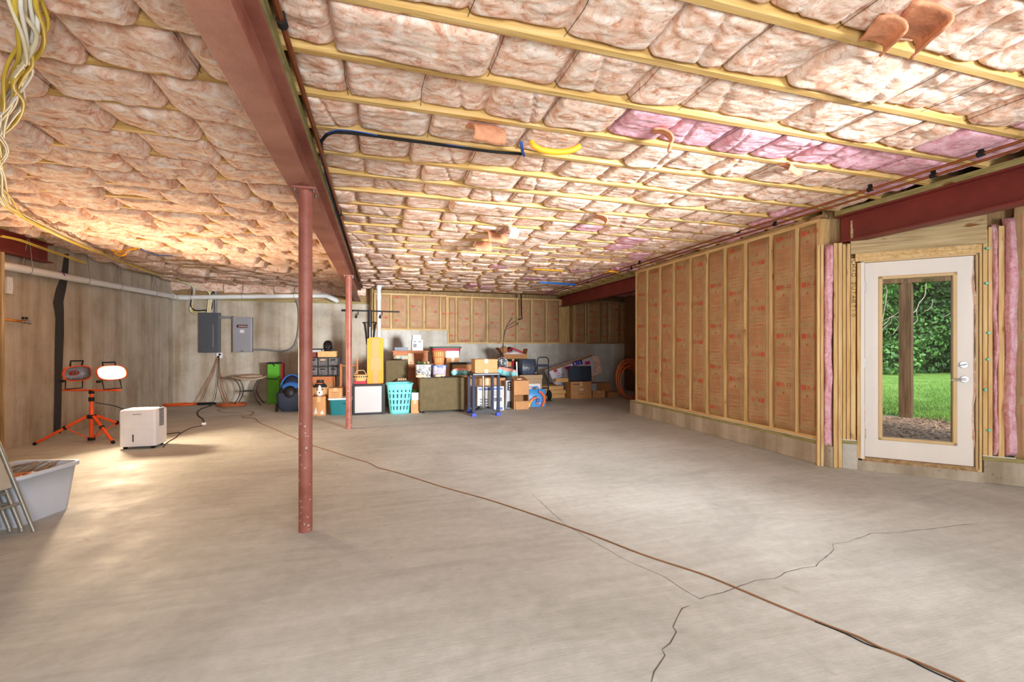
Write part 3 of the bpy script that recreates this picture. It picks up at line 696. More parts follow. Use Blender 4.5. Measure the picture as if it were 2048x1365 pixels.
names = ['nearest grey strap hanger of the drain pipe, under the dark red beam', 'strap hanger of the drain pipe right of the black tar patch', 'third strap hanger of the drain pipe along the left wall', 'strap hanger of the drain pipe nearest the wall corner']
for u, nm in zip((55, 172, 238, 309), names):
    q = P(u, 560, X=XL + .12); q.z = a.z + (q.y - a.y) * dirv.z / dirv.y; hanger(q, Vector((0, 1, 0)), nm)
for u, nm in zip((383, 485, 588), ('strap hanger of the drain pipe above the dark grey panel', 'strap hanger of the drain pipe above the light grey box', 'strap hanger of the drain pipe left of the near post')):
    q = P(u, 592, Y=YB - .12); t = (q.x - corner.x) / (e1.x - corner.x); q.z = corner.z + (e1.z - corner.z) * t; hanger(q, Vector((1, 0, 0)), nm)
# cable bundle
path = [P(50, -60, Z=2.68), P(52, 0, Z=2.62), P(60, 60, Z=2.58), P(52, 110, Z=2.55), P(40, 150, Z=2.54), P(24, 200, Z=2.53), P(8, 245, Z=2.52), P(0, 300, Z=2.50), P(0, 350, Z=2.50), P(8, 400, Z=2.52), P(45, 432, Z=2.58), P(120, 470, Z=2.62), P(200, 506, Z=2.63), P(290, 541, Z=2.64), P(345, 558, Y=11.2), P(385, 572, Y=11.62)]
cb = thing('cable_bundle', 'thick bundle of cream and yellow cables drooping from the ceiling', 'cables', path[1])
rnd = random.Random(5)
for i in range(14):
    r0, a0 = (rnd.uniform(.008, .045), rnd.uniform(0, 6.28)); pts = []
    for k, p in enumerate(path):
        w_ = (1.2 if k < 6 else 1.0 if k < 10 else .55); a1 = a0 + k * rnd.uniform(-.5, .7)
        pts.append(p + Vector((math.cos(a1), math.sin(a1) * .6, math.sin(a1))) * r0 * w_ + Vector((rnd.uniform(-1, 1), rnd.uniform(-1, 1), rnd.uniform(-1, 1))) * .008)
    end = Vector((P(402 + i * 2.2, 626, Y=YB - .06)))
    lead = P(384 + i * .5, 604 + (i % 3) * 3, Y=YB - .05)
    if i < 6: pts += [lead, P(380 + i * 1.2, 622, Y=YB - .05), P(397 if i < 4 else 404 + i, 632 if i < 4 else 624, Y=YB - .05)]
    else: pts += [P(411 + i, 585, Y=YB - .05), P(410 + i, 606, Y=YB - .05), P(408 + i, 626, Y=YB - .05)]
    m = MB(); m.T = Matrix.Translation(-path[1]); m.tube(spline(pts, 5), (.0075 if i % 3 else .009), 6)
    m.build('cable', ['cable_cream', 'cable_white', 'cable_cream', 'cable_yellow', 'cable_white', 'cable_yellow'][i % 6], cb)
m = MB(); pts = [P(62, 40, Z=2.60), P(100, 20, Z=2.68), P(128, -5, Z=2.72)]; m.T = Matrix.Translation(-path[1]); m.tube(spline(pts), .007, 6); m.build('cable', 'cable_yellow', cb)
pts = [P(0, 473, X=XL + .25), P(40, 482, X=XL + .25), P(90, 500, X=XL + .25), P(170, 527, X=XL + .3)]
m = MB(); m.tube(spline(pts), .008, 6); m.tube([p + Vector((.02, 0, .01)) for p in spline(pts)], .007, 6)
tag(m.build('yellow_cable', 'cable_yellow'), 'yellow cable pair along the top of the left wall above the drain pipe', 'cable')
m = MB(); q = P(245, 506, Z=2.66); m.tube(spline([P(222, 500, Z=2.68), q, P(252, 508, Z=2.62), P(240, 512, Z=2.6), P(232, 504, Z=2.66), P(275, 497, Z=2.7)]), .012, 8)
tag(m.build('orange_conduit', 'yellow_conduit'), 'small loop of orange conduit under the left ceiling batts', 'conduit')
m = MB(); m.tube(spline([P(280, 498, Z=2.70), P(310, 510, Z=2.64), P(345, 512, Z=2.70)]), .007, 6); tag(m.build('blue_cable', 'blue_wire'), 'short sagging blue cable under the left ceiling batts', 'cable')
# breaker panel, disconnect box
def wbx(u0, u1, v0, v1, dep):
    p0, p1 = P(u0, v1, Y=YB - dep), P(u1, v0, Y=YB - dep); return p0.x, p1.x, p0.z, p1.z
x0, x1, z0, z1 = wbx(397, 439, 626, 706, .1)
t = thing('breaker_panel', 'dark grey electrical breaker panel on the back wall', 'panel', ((x0 + x1) / 2, YB, z0)); W, Hh = x1 - x0, z1 - z0
MB().box(-W / 2, W / 2, -.095, 0, 0, Hh).build('housing', 'panel_dark', t, bev=.006)
MB().box(-W / 2 + .03, W / 2 - .03, -.104, -.095, .03, Hh - .03).build('cover', 'panel_dark', t, bev=.003)
d_ = MB().box(-W * .22, W * .22, -.112, -.104, Hh * .12, Hh * .72).build('door', 'panel_dark', t, bev=.003)
MB().box(W * .22 - .012, W * .22, -.116, -.112, Hh * .14, Hh * .70).build('latch_strip', 'panel_light', d_)
X0, X1, zz0, zz1 = wbx(465, 504, 635, 705, .12)
t2 = thing('disconnect_box', 'light grey electrical disconnect box with a warning label', 'electrical box', ((X0 + X1) / 2, YB, zz0)); W2, H2 = X1 - X0, zz1 - zz0
MB().box(-W2 / 2, W2 / 2, -.12, 0, 0, H2).build('housing', 'panel_light', t2, bev=.006)
MB().box(-W2 / 2 + .015, W2 / 2 - .015, -.13, -.12, .03, H2 - .015).build('cover', 'panel_light', t2, bev=.004)
M('warn_red', (120, 40, 36), .5)
m = MB().box(-W2 * .28, W2 * .28, -.133, -.13, H2 * .70, H2 * .78, 1); m.box(-W2 * .2, W2 * .2, -.1345, -.133, H2 * .715, H2 * .765, 2)
m.text('WARNING', .038, Matrix.Translation((-W2 * .19, -.1352, H2 * .722)) @ Matrix.Rotation(R(90), 4, 'X'), 0); m.build('warning_label', ['white', 'ink', 'warn_red'], t2)
MB().box(-W2 * .12, W2 * .1, -.132, -.13, H2 * .55, H2 * .64).build('paper_label', 'paper', t2)
MB().box(-W2 * .08, W2 * .06, -.135, -.13, .0, .05).build('hasp', 'steel', t2)
m = MB(); m.cyl((x1, YB - .06, z1 - .10), (X0, YB - .06, z1 - .10), .028, None, 12); m.cyl((x1, YB - .06, z1 - .10), (x1 + .03, YB - .06, z1 - .1), .038, None, 12); m.cyl((X0 - .03, YB - .06, z1 - .10), (X0, YB - .06, z1 - .1), .038, None, 12)
tag(m.build('electrical_conduit', 'conduit_grey'), 'short grey conduit joining the two electrical boxes', 'conduit')
m = MB(); m.tube(spline([(X1 - .0, YB - .05, zz0 + .06)] + [P(u, v, Y=YB - .05) for u, v in ((530, 700), (560, 703), (580, 699), (592, 685), (598, 655), (598, 620), (593, 600))]), .022, 10)
tag(m.build('electrical_conduit', 'conduit_grey'), 'grey conduit curving from the light grey box towards the near post', 'conduit')
m = MB(); xq = x1 - .09; m.cyl((xq, YB - .05, z1), (xq, YB - .05, 2.62), .03, None, 12); tag(m.build('electrical_conduit', 'conduit_grey'), 'grey vertical conduit rising from the dark breaker panel', 'conduit')
m = MB(); m.tube(spline([P(384, 596, Y=YB - .04), P(382, 612, Y=YB - .04), P(390, 621, Y=YB - .04), P(408, 621, Y=YB - .04), P(422, 619, Y=YB - .04), P(424, 600, Y=YB - .04), P(425, 585, Y=YB - .06), P(440, 572, Y=YB - .1)]), .014, 8)
tag(m.build('black_cable', 'rubber'), 'thick black cable looping above the dark breaker panel', 'cable')
x0, x1, z0, z1 = wbx(432, 444, 706, 717, .05)
t = thing('outlet', 'white surface outlet with cords below the dark breaker panel', 'outlet', ((x0 + x1) / 2, YB, z0))
W, Hh = x1 - x0, z1 - z0; MB().box(-W / 2, W / 2, -.045, 0, 0, Hh).build('box', 'white', t, bev=.005); MB().box(-W * .3, W * .1, -.07, -.045, Hh * .1, Hh * .42).build('plug', 'rubber', t, bev=.004); MB().box(-W * .05, W * .3, -.065, -.045, Hh * .5, Hh * .85).build('plug', 'rubber', t, bev=.004)
for i, (us, mt, lb) in enumerate((([(434, 716), (424, 745), (408, 775), (394, 800), (389, 812)], 'orange_cord', 'orange cord hanging furthest to the wall corner from the outlet'), ([(435, 716), (428, 745), (415, 775), (404, 800), (398, 812)], 'brown_cord', 'brown cord hanging second from the wall corner below the outlet'),
             ([(437, 716), (436, 745), (434, 775), (430, 798), (426, 810)], 'rubber', 'black cord hanging straight down from the outlet'), ([(438, 716), (440, 745), (440, 770), (446, 790), (452, 806)], 'orange_cord', 'orange cord hanging from the outlet to the round coil'), ([(439, 716), (440, 740), (444, 765), (450, 785), (458, 808)], 'brown_cord', 'brown cord hanging from the outlet nearest the patio table'))):
    pts = [P(u, v, Y=YB - .06 - .03 * k) for k, (u, v) in enumerate(us)]; pts[-1].z = .012
    m = MB(); m.tube(spline(pts), .006, 6); tag(m.build('power_cord', mt), lb, 'cord')
def coil(name, label, u, v, rx, ry, turns, r, mat, seed, cat='cord'):
    p = P(u, v, Z=0); rnd = random.Random(seed); pts = []
    for i in range(turns * 18):
        a = i / 18 * 2 * math.pi; k = 1 - .3 * rnd.random() * .4 - .12 * math.sin(i / 18 * 1.7)
        pts.append(p + Vector((rx * k * math.cos(a), ry * k * math.sin(a), r + (i / (turns * 18)) * turns * r * .9 * rnd.uniform(.8, 1.1))))
    m = MB(); m.tube(pts, r, 6, 0); return tag(m.build(name, mat), label, cat)
coil('cord_coil', 'flattened bright orange extension cord coil in the wall corner', 359, 812, .32, .14, 8, .006, 'orange_bright', 1)
coil('cord_coil', 'black cord coil between the two orange coils', 413, 810, .18, .1, 6, .007, 'rubber', 2)
coil('cord_coil', 'round orange-brown extension cord coil beside the patio table', 464, 813, .27, .2, 9, .007, 'orange_cord', 3)
def fcord(name, label, us, r, mat, z=None, cat='cord'):
    pts = [P(u, v, Z=0) + Vector((0, 0, r if z is None else z)) for u, v in us]; m = MB(); m.tube(spline(pts, 5), r, 7); return tag(m.build(name, mat), label, cat)
fcord('extension_lead', 'black cord winding from the black coil to a white plug', [(424, 812), (405, 818), (396, 824), (396, 832), (404, 838), (408, 845), (404, 849)], .008, 'rubber')
q = P(408, 850, Z=0); m = MB(); m.box(q.x - .03, q.x + .03, q.y - .02, q.y + .02, 0, .035); tag(m.build('cord_plug', 'white', bev=.005), 'small white plug on the floor at the end of the black cord', 'plug')
fcord('extension_lead', 'thin black cord trailing from the white plug towards the dehumidifier', [(405, 852), (380, 858), (358, 870), (352, 876), (335, 886), (326, 896)], .005, 'rubber')
z5 = lambda L: [(380 + x / 3.303, 780 + y / 3.303) for x, y in L]
cordpx = z5([(250, 128), (190, 132), (185, 142), (260, 152), (330, 151), (400, 145), (425, 155), (390, 172), (348, 177), (360, 186), (430, 192), (455, 218), (500, 238), (560, 262), (620, 290), (715, 330), (810, 370), (920, 405), (1060, 450), (1180, 485), (1240, 517), (1360, 548), (1500, 592), (1700, 655)]) + \
    [(973, 1000), (1050, 1025), (1150, 1060), (1200, 1078), (1290, 1113), (1400, 1149), (1470, 1177), (1550, 1211), (1640, 1248), (1715, 1276), (1760, 1298), (1830, 1325), (1900, 1355), (1960, 1382), (2080, 1430)]
fcord('extension_lead', 'long brown extension cord snaking across the concrete floor', cordpx, .0047, 'brown_cord')
fcord('extension_lead', 'second thin cord lying beside the long brown cord at the lower edge', [(1630, 1245), (1690, 1269), (1740, 1293), (1790, 1308), (1850, 1338), (1900, 1361), (1960, 1386), (2060, 1432)], .0028, 'rubber')
# copper and other ceiling lines
def cline(name, label, p0, p1, r, mat, cat='pipe', clamps=()):
    t = thing(name, label, cat, p0); m = MB(); m.tube([(0, 0, 0), p1 - p0], r, 8); m.build('tube', mat, t)
    for f in clamps:
        q = (p1 - p0) * f; m = MB(); m.cyl(q - Vector((0, .02, 0)), q + Vector((0, .02, 0)), r + .009, None, 8); m.box(q.x - .012, q.x + .012, q.y - .012, q.y + .012, r, .045); m.build('clamp', 'rubber', t)
    return t
ZP = 2.70
for lab, (ua, va), (ub, vb), cl in (('copper water pipe closer to the room middle of the right-hand pair', (2048, 279), (1531, 446), (.18, .27, .33, .45, .62)), ('copper water pipe closer to the red beam of the right-hand pair', (2048, 291), (1510, 463), (.22, .30, .42, .66, .8))):
    A_, B_ = P(ua, va, Z=ZP), P(ub, vb, Z=ZP); xm = (A_.x + B_.x) / 2
    cline('copper_pipe', lab, Vector((xm, YR, ZP)), Vector((xm + .03, YB - .25, ZP)), .011, 'copper', 'pipe', cl)
A_ = P(549.5, 0, Z=2.69); B_ = P(611, 200, Z=2.69); xm = (A_.x + B_.x) / 2
cline('copper_pipe', 'copper pipe running beside the long steel beam', Vector((xm, YR, 2.69)), Vector((xm, YB - .4, 2.70)), .014, 'copper', 'pipe', (.27, .5))
zb_ = 2.705
bl = [P(1045, 308, Z=zb_), P(980, 303, Z=zb_), P(900, 292, Z=zb_), P(800, 279, Z=zb_), P(735, 270, Z=zb_), P(685, 265, Z=zb_), P(662, 266, Z=zb_), P(648, 276, Z=zb_), P(643, 296, Z=zb_), P(657, 360, Z=zb_), P(680, 440, Z=zb_), P(702, 515, Z=zb_), P(722, 585, Z=2.68)]
t = thing('black_tubing', 'black tubing with blue wires along a joist and the steel beam', 'tubing', bl[0])
m = MB(); m.T = Matrix.Translation(-bl[0]); m.tube(spline(bl, 5), .011, 8); m.build('tube', 'rubber', t)
for k in range(2):
    rnd = random.Random(k); bp = [p + Vector((rnd.uniform(-.02, .0), rnd.uniform(-.02, .02), rnd.uniform(-.004, .012))) for p in bl]
    m = MB(); m.T = Matrix.Translation(-bl[0]); m.tube(spline(bp, 4), .0038, 5); m.build('wire', 'blue_wire', t)
m = MB(); m.tube(spline([P(1062, 283, Z=2.71), P(1068, 292, Z=2.68), P(1088, 301, Z=2.66), P(1118, 304, Z=2.66), P(1145, 300, Z=2.68), P(1160, 292, Z=2.71)]), .021, 12)
tag(m.build('flexible_conduit', 'yellow_conduit'), 'curved yellow-orange flexible conduit hanging under the ceiling', 'conduit')
m = MB(); q = P(1042, 285, Z=2.71); q2 = P(1048, 311, Z=2.69); m.tube([q, (q + q2) / 2 - Vector((0, 0, .02)), q2], .011, 8); tag(m.build('blue_tubing', 'blue_wire'), 'short stub of blue tubing beside the yellow-orange conduit', 'tubing')
M('pex_blue', (40, 120, 215), .4)
m = MB(); m.tube(spline([P(1079, 565, Z=2.68), P(1110, 567, Z=2.67), P(1150, 570, Z=2.68)]), .02, 8); tag(m.build('blue_pipe', 'pex_blue'), 'bright blue plastic pipe under the far ceiling', 'pipe')
m = MB(); m.tube(spline([P(1210, 545, Z=2.68), P(1222, 543, Z=2.66), P(1235, 545, Z=2.68)]), .02, 8); tag(m.build('orange_pipe', 'yellow_conduit'), 'short orange pipe by the copper pipes under the far ceiling', 'pipe')
m = MB(); m.tube(spline([P(1068, 539, Z=2.69), P(1090, 540, Z=2.67), P(1125, 542, Z=2.69)]), .014, 8); tag(m.build('orange_pipe', 'yellow_conduit'), 'thin orange pipe under the middle of the far ceiling', 'pipe')
# vent pipe with tee
yv = 11.0; q = P(758, 640, Y=yv); x = q.x
t = thing('vent_pipe', 'white upright plastic vent pipe with a side branch near the ceiling', 'pipe', (x, yv, 0))
zt = P(758, 570, Y=yv).z
MB().cyl((0, 0, 0), (0, 0, 2.72), .045, None, 16).build('riser', 'pvc', t)
MB().cyl((0, 0, zt - .35), (0, 0, zt - .22), .055, None, 16).build('coupling', 'pvc', t)
m = MB(); m.cyl((0, 0, zt - .1), (0, 0, zt + .12), .06, None, 16); m.cyl((0, 0, zt), (.16, 0, zt + .03), .055, None, 14); m.build('tee', 'pvc', t)
m = MB(); m.tube([(.1, 0, zt + .02), (.3, -.02, zt + .05), (.62, -.03, zt + .06)], .042, 12); m.build('branch', 'pvc', t)
# black strap on the far stud wall
t = thing('hanging_strap', 'black strap with a hook hanging in front of the far batts', 'strap', P(1042, 596, Y=11.6))
q0 = P(1042, 596, Y=11.6); f = lambda u, v: P(u, v, Y=11.6) - q0
MB().tube([f(1042, 580), f(1043, 632)], .018, 6).build('strap', 'rubber', t); MB().tube([f(1044, 632), f(1044, 638), f(1038, 640), f(1037, 637)], .014, 6).build('hook', 'blackmetal', t)
# left edge: board, switch, copper stub
p0, p1 = P(0, 650, X=XL + .3), P(9, 505, X=XL + .3)
o = MB().box(XL + .2, XL + .30, p1.y - .04, p1.y, 0, p1.z).build('upright_board', 'oldwood_z'); tag(o, 'upright pale board at the far left edge beside the drain pipe', 'board')
p0 = P(9, 587, X=XL); p1 = P(20, 555, X=XL)
o = MB().box(XL, XL + .03, p0.y, p1.y, p0.z, p1.z).build('switch_box', 'white', bev=.004); MB().box(XL + .03, XL + .04, (p0.y + p1.y) / 2 - .03, (p0.y + p1.y) / 2 + .03, p0.z + .06, p1.z - .06).build('toggle', 'white', o); tag(o, 'small white switch box on the left concrete wall', 'switch')
q = P(14, 641, X=XL); t = thing('copper_valve', 'copper pipe stub with a valve on the left concrete wall', 'valve', q)
M('brass', (206, 140, 70), .3, .9)
m = MB(); m.tube([(0, -.12, 0), (.08, -.10, 0), (.09, .12, -.01)], .016, 10); m.build('stub', 'brass', t); m = MB(); m.cyl((.09, .1, -.01), (.09, .2, -.015), .024, None, 10); m.ball(.09, .22, -.02, .025); m.build('cap', 'chrome', t)
MB().cyl((.09, .14, .02), (.09, .14, .05), .03, None, 8).build('handle', 'blackmetal', t)
# ================================================================ work light, dehumidifier, tub, chairs
M('orange', (232, 84, 30), .4); M('reflector', (220, 222, 224), .3, .2)
pc = P(183, 884, Z=0); th_ = thing('work_light', 'orange twin-head halogen work light on a tripod, one lamp lit', 'work light', pc)
def L_(u, v, Y): return P(u, v, Y=Y) - pc
yc_ = pc.y
zs = lambda v: CH + (V0 - v) / F * (pc.x * S_ + pc.y * C_)
h_col, h_hub, h_bar = zs(806), zs(833), zs(781)
MB().cyl((0, 0, .03), (0, 0, h_hub + .35 * (h_bar - h_hub)), .026, None, 14).build('pole', 'orange', th_)
MB().cyl((0, 0, h_hub), (0, 0, h_bar), .021, None, 14).build('inner_pole', 'orange', th_)
for za, zb2, rc in ((zs(803), zs(795), .032), (h_hub - .03, h_hub + .02, .045), (.02, .06, .04), (zs(788), h_bar, .03)):
    MB().cyl((0, 0, za), (0, 0, zb2), rc, None, 12).build('collar', 'rubber', th_)
feet = [P(68, 892, Z=0) - pc, P(227, 889, Z=0) - pc, P(245, 874, Z=0) - pc]
feet[2] = Vector((.36, .52, 0))
for k, f in enumerate(feet):
    f = Vector((f.x, f.y, .02)); hub = Vector((0, 0, h_hub)); d = f.normalized() * .05; d.z = 0; st = hub + d
    lg = MB().cyl(st, f, .019, .017, 12).build('leg', 'orange', th_)
    MB().cyl(f + (st - f) * .05, f - (st - f) * .01, .022, .02, 10).build('rubber_foot', 'rubber', lg)
    mid = st.lerp(f, .42); MB().cyl(mid - (f - st) * .02, mid + (f - st) * .02, .028, None, 10).build('clamp', 'rubber', lg)
    MB().cyl(mid, (f.x * .05, f.y * .05, .045), .008, None, 8).build('brace', 'orange', lg)
# crossbar roughly across the view
bdir = Vector((C_, -S_, 0)); dpt = pc.x * S_ + pc.y * C_; k = dpt / F
MB().tube([bdir * (-57 * k) + Vector((0, 0, h_bar)), bdir * (57 * k) + Vector((0, 0, h_bar))], .014, 10).build('crossbar', 'orange', th_)
def head(cu, yaw, pitch, lit):
    hd = bpy.data.objects.new('lamp_head', None); col.objects.link(hd); hd.parent = th_
    cxk = (cu - 183) * k; hd.location = bdir * cxk + Vector((0, 0, zs(747))); hd.rotation_euler = (R(pitch), 0, R(yaw))
    # local: -y is the front
    hw, hh = .165, .095
    def ell(w_, h_, y, n=28, p=2.8): return [(w_ * math.copysign(abs(math.cos(t)) ** (2 / p), math.cos(t)), y, h_ * math.copysign(abs(math.sin(t)) ** (2 / p), math.sin(t))) for t in [2 * math.pi * i / n for i in range(n)]]
    m = MB(); m.rings([ell(hw * .45, hh * .5, .11), ell(hw * .8, hh * .85, .06), ell(hw, hh * 1.05, .0), ell(hw * 1.05, hh * 1.12, -.03), ell(hw * .97, hh * 1.0, -.035), ell(hw * .94, hh * .95, -.018), ell(hw * .8, hh * .82, .055), ell(hw * .3, hh * .3, .09)], 0, True, True); m.build('housing', 'orange', hd)
    m = MB(); m.rings([ell(hw * .92, hh * .93, -.012), ell(hw * .7, hh * .7, .03), ell(hw * .4, hh * .35, .045)], 0, True, False); m.build('reflector', 'reflector', hd)
    if lit: m = MB(); m.rings([ell(hw * .9, hh * .92, -.034), ell(hw * .8, hh * .8, -.044), ell(hw * .3, hh * .3, -.05)], 0, True, True); m.build('lens', [mat_emit('halogen', (1, .82, .6), 30)], hd)
    else: m = MB(); m.rings([ell(hw * .93, hh * .95, -.03), ell(hw * .8, hh * .8, -.042), ell(hw * .3, hh * .3, -.047)], 0, True, True); m.build('lens', 'clear_plastic', hd)
    m = MB()
    for i in range(7): x = (i - 3) * .042; zz = hh * (1 - (abs(x) / hw) ** 2.8) ** .36; m.tube([(x, -.035, -zz), (x, -.062, -zz * .6), (x, -.066, 0), (x, -.062, zz * .6), (x, -.035, zz)], .0022, 5)
    for zz in (-.03, .03): m.tube([(-hw * .93, -.035, zz), (-hw * .6, -.062, zz), (hw * .6, -.062, zz), (hw * .93, -.035, zz)], .0022, 5)
    if not lit: m.build('guard', 'steel', hd)
    m = MB(); m.tube([(-.05, .04, hh * .95), (-.055, .03, hh + .07), (.09, .03, hh + .07), (.085, .04, hh * .95)], .011, 8); m.build('handle', 'rubber', hd)
    m = MB(); m.tube([(-.1, .03, -hh * .8), (-.1, .03, -hh - .115), (.1, .03, -hh - .115), (.1, .03, -hh * .8)], .007, 8); m.build('yoke', 'rubber', hd)
    m = MB(); m.cyl((-.12, .03, -hh * 1.05), (-.16, .03, -hh * 1.05), .018, None, 10); m.build('knob', 'rubber', hd)
    return hd
head(153, 62, 4, False)
hl = head(222, 52, -20, True)
bpy.context.view_layer.update()
LP = pc + hl.location
fw = (Matrix.Rotation(R(52), 4, 'Z') @ Matrix.Rotation(R(-20), 4, 'X')).to_3x3() @ Vector((0, -1, 0))
wk = lamp('halogen_lamp', 'AREA', LP + fw * .075, 115, (1.0, .74, .48), shape='ELLIPSE', size=.26, size_y=.15); aim(wk, fw)
m = MB(); m.tube(spline([Vector((.03, .02, zs(806))), Vector((.2, .25, .42)), Vector((.42, .3, .22)), Vector((.62, .22, .03)), Vector((.9, .35, .012))]), .006, 6); m.build('power_cord', 'rubber', th_)
# dehumidifier
p = P(243, 899, Z=0); p2 = P(300, 902, Z=0)
q0 = P(242, 900, Z=0); q1 = P(304, 902, Z=0)
W = 58 * (q0.x * S_ + q0.y * C_) / F * 1.1; Hh = 79 * (q0.x * S_ + q0.y * C_) / F; D_ = .30
cen = P(283, 896, Z=0); t = thing('dehumidifier', 'white dehumidifier on casters in front of the work light', 'dehumidifier', (cen.x, cen.y + .06, 0), -3)
z0 = .035
MB().rings([rr(W, D_, .035, z0), rr(W, D_, .035, z0 + .02), rr(W, D_, .035, Hh - .03), rr(W - .02, D_ - .02, .03, Hh - .008), rr(W - .05, D_ - .05, .03, Hh)]).build('body', 'white', t)
MB().box(-W / 2 + .02, W / 2 - .02, -D_ / 2 - .004, -D_ / 2 + .01, z0 + .02, Hh * .50).build('bucket', 'white', t, bev=.006)
MB().box(-W / 2 + .02, W / 2 - .02, -D_ / 2 - .004, -D_ / 2 + .01, Hh * .51, Hh - .05).build('front_panel', 'white', t, bev=.006)
MB().box(-W * .12, -W * .09, -D_ / 2 - .007, -D_ / 2, z0 + .06, Hh * .38).build('water_window', 'black', t)
m = MB()
for i in range(14): m.box(W / 2 - .002, W / 2 + .004, -D_ * .2, D_ * .15, Hh * .55 + i * .018, Hh * .55 + i * .018 + .009)
m.build('vent_grille', 'black', t)
MB().box(-W * .12, W * .12, -D_ / 2 - .0055, -D_ / 2, Hh * .88, Hh * .895).build('badge', 'conduit_grey', t)
m = MB()
for sx in (-1, 1):
    for sy in (-1, 1):
        MB().cyl((sx * (W / 2 - .05) - .015, sy * (D_ / 2 - .05), .022), (sx * (W / 2 - .05) + .015, sy * (D_ / 2 - .05), .022), .022, None, 12).build('caster', 'rubber', t)
# white tub, elongated away from the camera
M('tub_white', (206, 214, 228), .4, 0, .03)
f0, f1 = P(30, 1060, Z=0), P(150, 1014, Z=0)
ax = (f1 - f0); LL = .62; ang = math.degrees(math.atan2(ax.y, ax.x))
wdir = Vector((-math.sin(R(ang)), math.cos(R(ang)), 0)); cen = f0.lerp(f1, .5) + wdir * .22; Lb = ax.length * 1.0
t = thing('storage_tub', 'open white plastic storage tub full of decorations', 'tub', (cen.x, cen.y, 0), ang)
Wb, Db, HT = Lb, .40, .37
outer = [rr(Wb * (1 + .14 * s), Db * (1 + .2 * s), .07, HT * s) for s in (0, .5, .92)]
rim = [rr(Wb * 1.16, Db * 1.2, .07, HT * .92), rr(Wb * 1.22, Db * 1.27, .08, HT * .93), rr(Wb * 1.22, Db * 1.27, .08, HT), rr(Wb * 1.15, Db * 1.18, .07, HT)]
inner = [rr(Wb * (1 + .15 * s) - .012, Db * (1 + .19 * s) - .012, .07, max(.01, HT * s)) for s in (1, .5, .02)]
MB().rings(outer + rim + inner, 0, True, False).rings([rr(Wb, Db, .07, 0), rr(Wb - .02, Db - .02, .07, .008)], 0).build('tub', 'tub_white', t)
M('twig', (150, 132, 110), .8); M('leaf', (70, 110, 40), .6, 0, .3); M('rosegold', (222, 150, 110), .18, .85); M('lid_white', (235, 238, 250), .4); M('glass_amber', (190, 150, 70), .15, .3)
TT = Matrix.Translation((cen.x, cen.y, 0)) @ Matrix.Rotation(R(ang), 4, 'Z')
def intub(x, y, z): return TT @ Vector((x, y, z))
tb = MB(); rnd = random.Random(3)
for i in range(24):
    y0 = rnd.uniform(-.14, .16); z_ = HT * .78 + rnd.uniform(0, .06)
    tb.tube([intub(-.02 + rnd.uniform(0, .08), y0, z_), intub(.1, y0 + rnd.uniform(-.02, .02), z_ + .02), intub(Wb * .52 + rnd.uniform(-.04, 0), y0 * .7 + rnd.uniform(-.03, .03), HT * .93 + rnd.uniform(0, .03))], .004, 5)
tag(tb.build('twig_bundle', 'twig'), 'bundle of dry grey twigs lying in the white tub', 'twigs')
for i, (x, y, lb) in enumerate(((-.16, -.15, 'rose gold jar with white lid at the near corner of the white tub'), (-.06, -.13, 'rose gold jar with white lid beside the dry twigs'))):
    b_ = intub(x, y, HT * .8); t = thing('decorative_jar', lb, 'jar', b_, ang, 'jars in the white tub')
    MB().tube([(-.0, .1, .02), (0, .07, .02), (0, .0, .02), (0, -.03, .03), (0, -.045, .03)], [.03, .045, .045, .04, .03], 14).build('body', 'rosegold', t)
    MB().cyl((0, -.045, .03), (0, -.062, .032), .036, None, 16).build('lid', 'lid_white', t)
for i, (x, y, z) in enumerate(((-.22, -.1, .87), (-.28, -.12, .86), (-.13, -.06, .9), (-.2, -.02, .92), (-.3, -.03, .9), (-.24, .05, .95), (-.12, .02, .95))):
    q_ = intub(x, y, HT * z); o = MB().ball(0, 0, 0, .035).build('bauble', 'rosegold'); o.location = q_; tag(o, 'shiny rose gold bauble heaped in the white tub', 'bauble', 'baubles heaped in the white tub')
m = MB(); rnd = random.Random(9)
for i in range(26):
    b_ = intub(-.30 + rnd.uniform(-.08, .12), rnd.uniform(0, .16), HT * .9); d = Vector((rnd.uniform(-1, 1), rnd.uniform(-1, 1), rnd.uniform(.3, 1.3))).normalized() * rnd.uniform(.07, .13); sd = d.cross(Vector((.3, .2, 1))).normalized() * .022
    m.add([b_, b_ + d * .5 + sd, b_ + d, b_ + d * .5 - sd], [(0, 1, 2, 3)])
tag(m.build('artificial_foliage', 'leaf'), 'sprig of green artificial leaves in the white tub', 'foliage')
m = MB(); m.tube([intub(-.14, .12, HT * .95), intub(-.05, .13, HT * .98), intub(.05, .14, HT * 1.0)], [.03, .035, .02], 12); tag(m.build('glass_bottle', 'glass_amber'), 'amber glass bottle lying at the back of the white tub', 'bottle')
# folding chairs leaning together, seats folded up
M('chair_metal', (150, 148, 138), .4, .4, .08); M('chair_pad', (176, 168, 152), .8, 0, .05, 20, .002, 200)
def chair_mesh():
    r = .0125; W_ = .43
    g = {}
    # local: x across, z up the leaned chair, y thickness
    g['front_frame'] = MB().tube([(-W_ / 2, 0, 0), (-W_ / 2, 0, .80), (-W_ / 2 + .05, 0, .86), (W_ / 2 - .05, 0, .86), (W_ / 2, 0, .80), (W_ / 2, 0, 0)], r, 10)
    g['rear_frame'] = MB().tube([(-W_ / 2 + .035, .032, .05), (-W_ / 2 + .035, .032, .66), (W_ / 2 - .035, .032, .66), (W_ / 2 - .035, .032, .05)], r, 10)
    g['crossbar'] = MB().tube([(-W_ / 2, 0, .22), (W_ / 2, 0, .22)], .009, 8); 
    g['crossbar_rear'] = MB().tube([(-W_ / 2 + .035, .032, .32), (W_ / 2 - .035, .032, .32)], .009, 8)
    return g
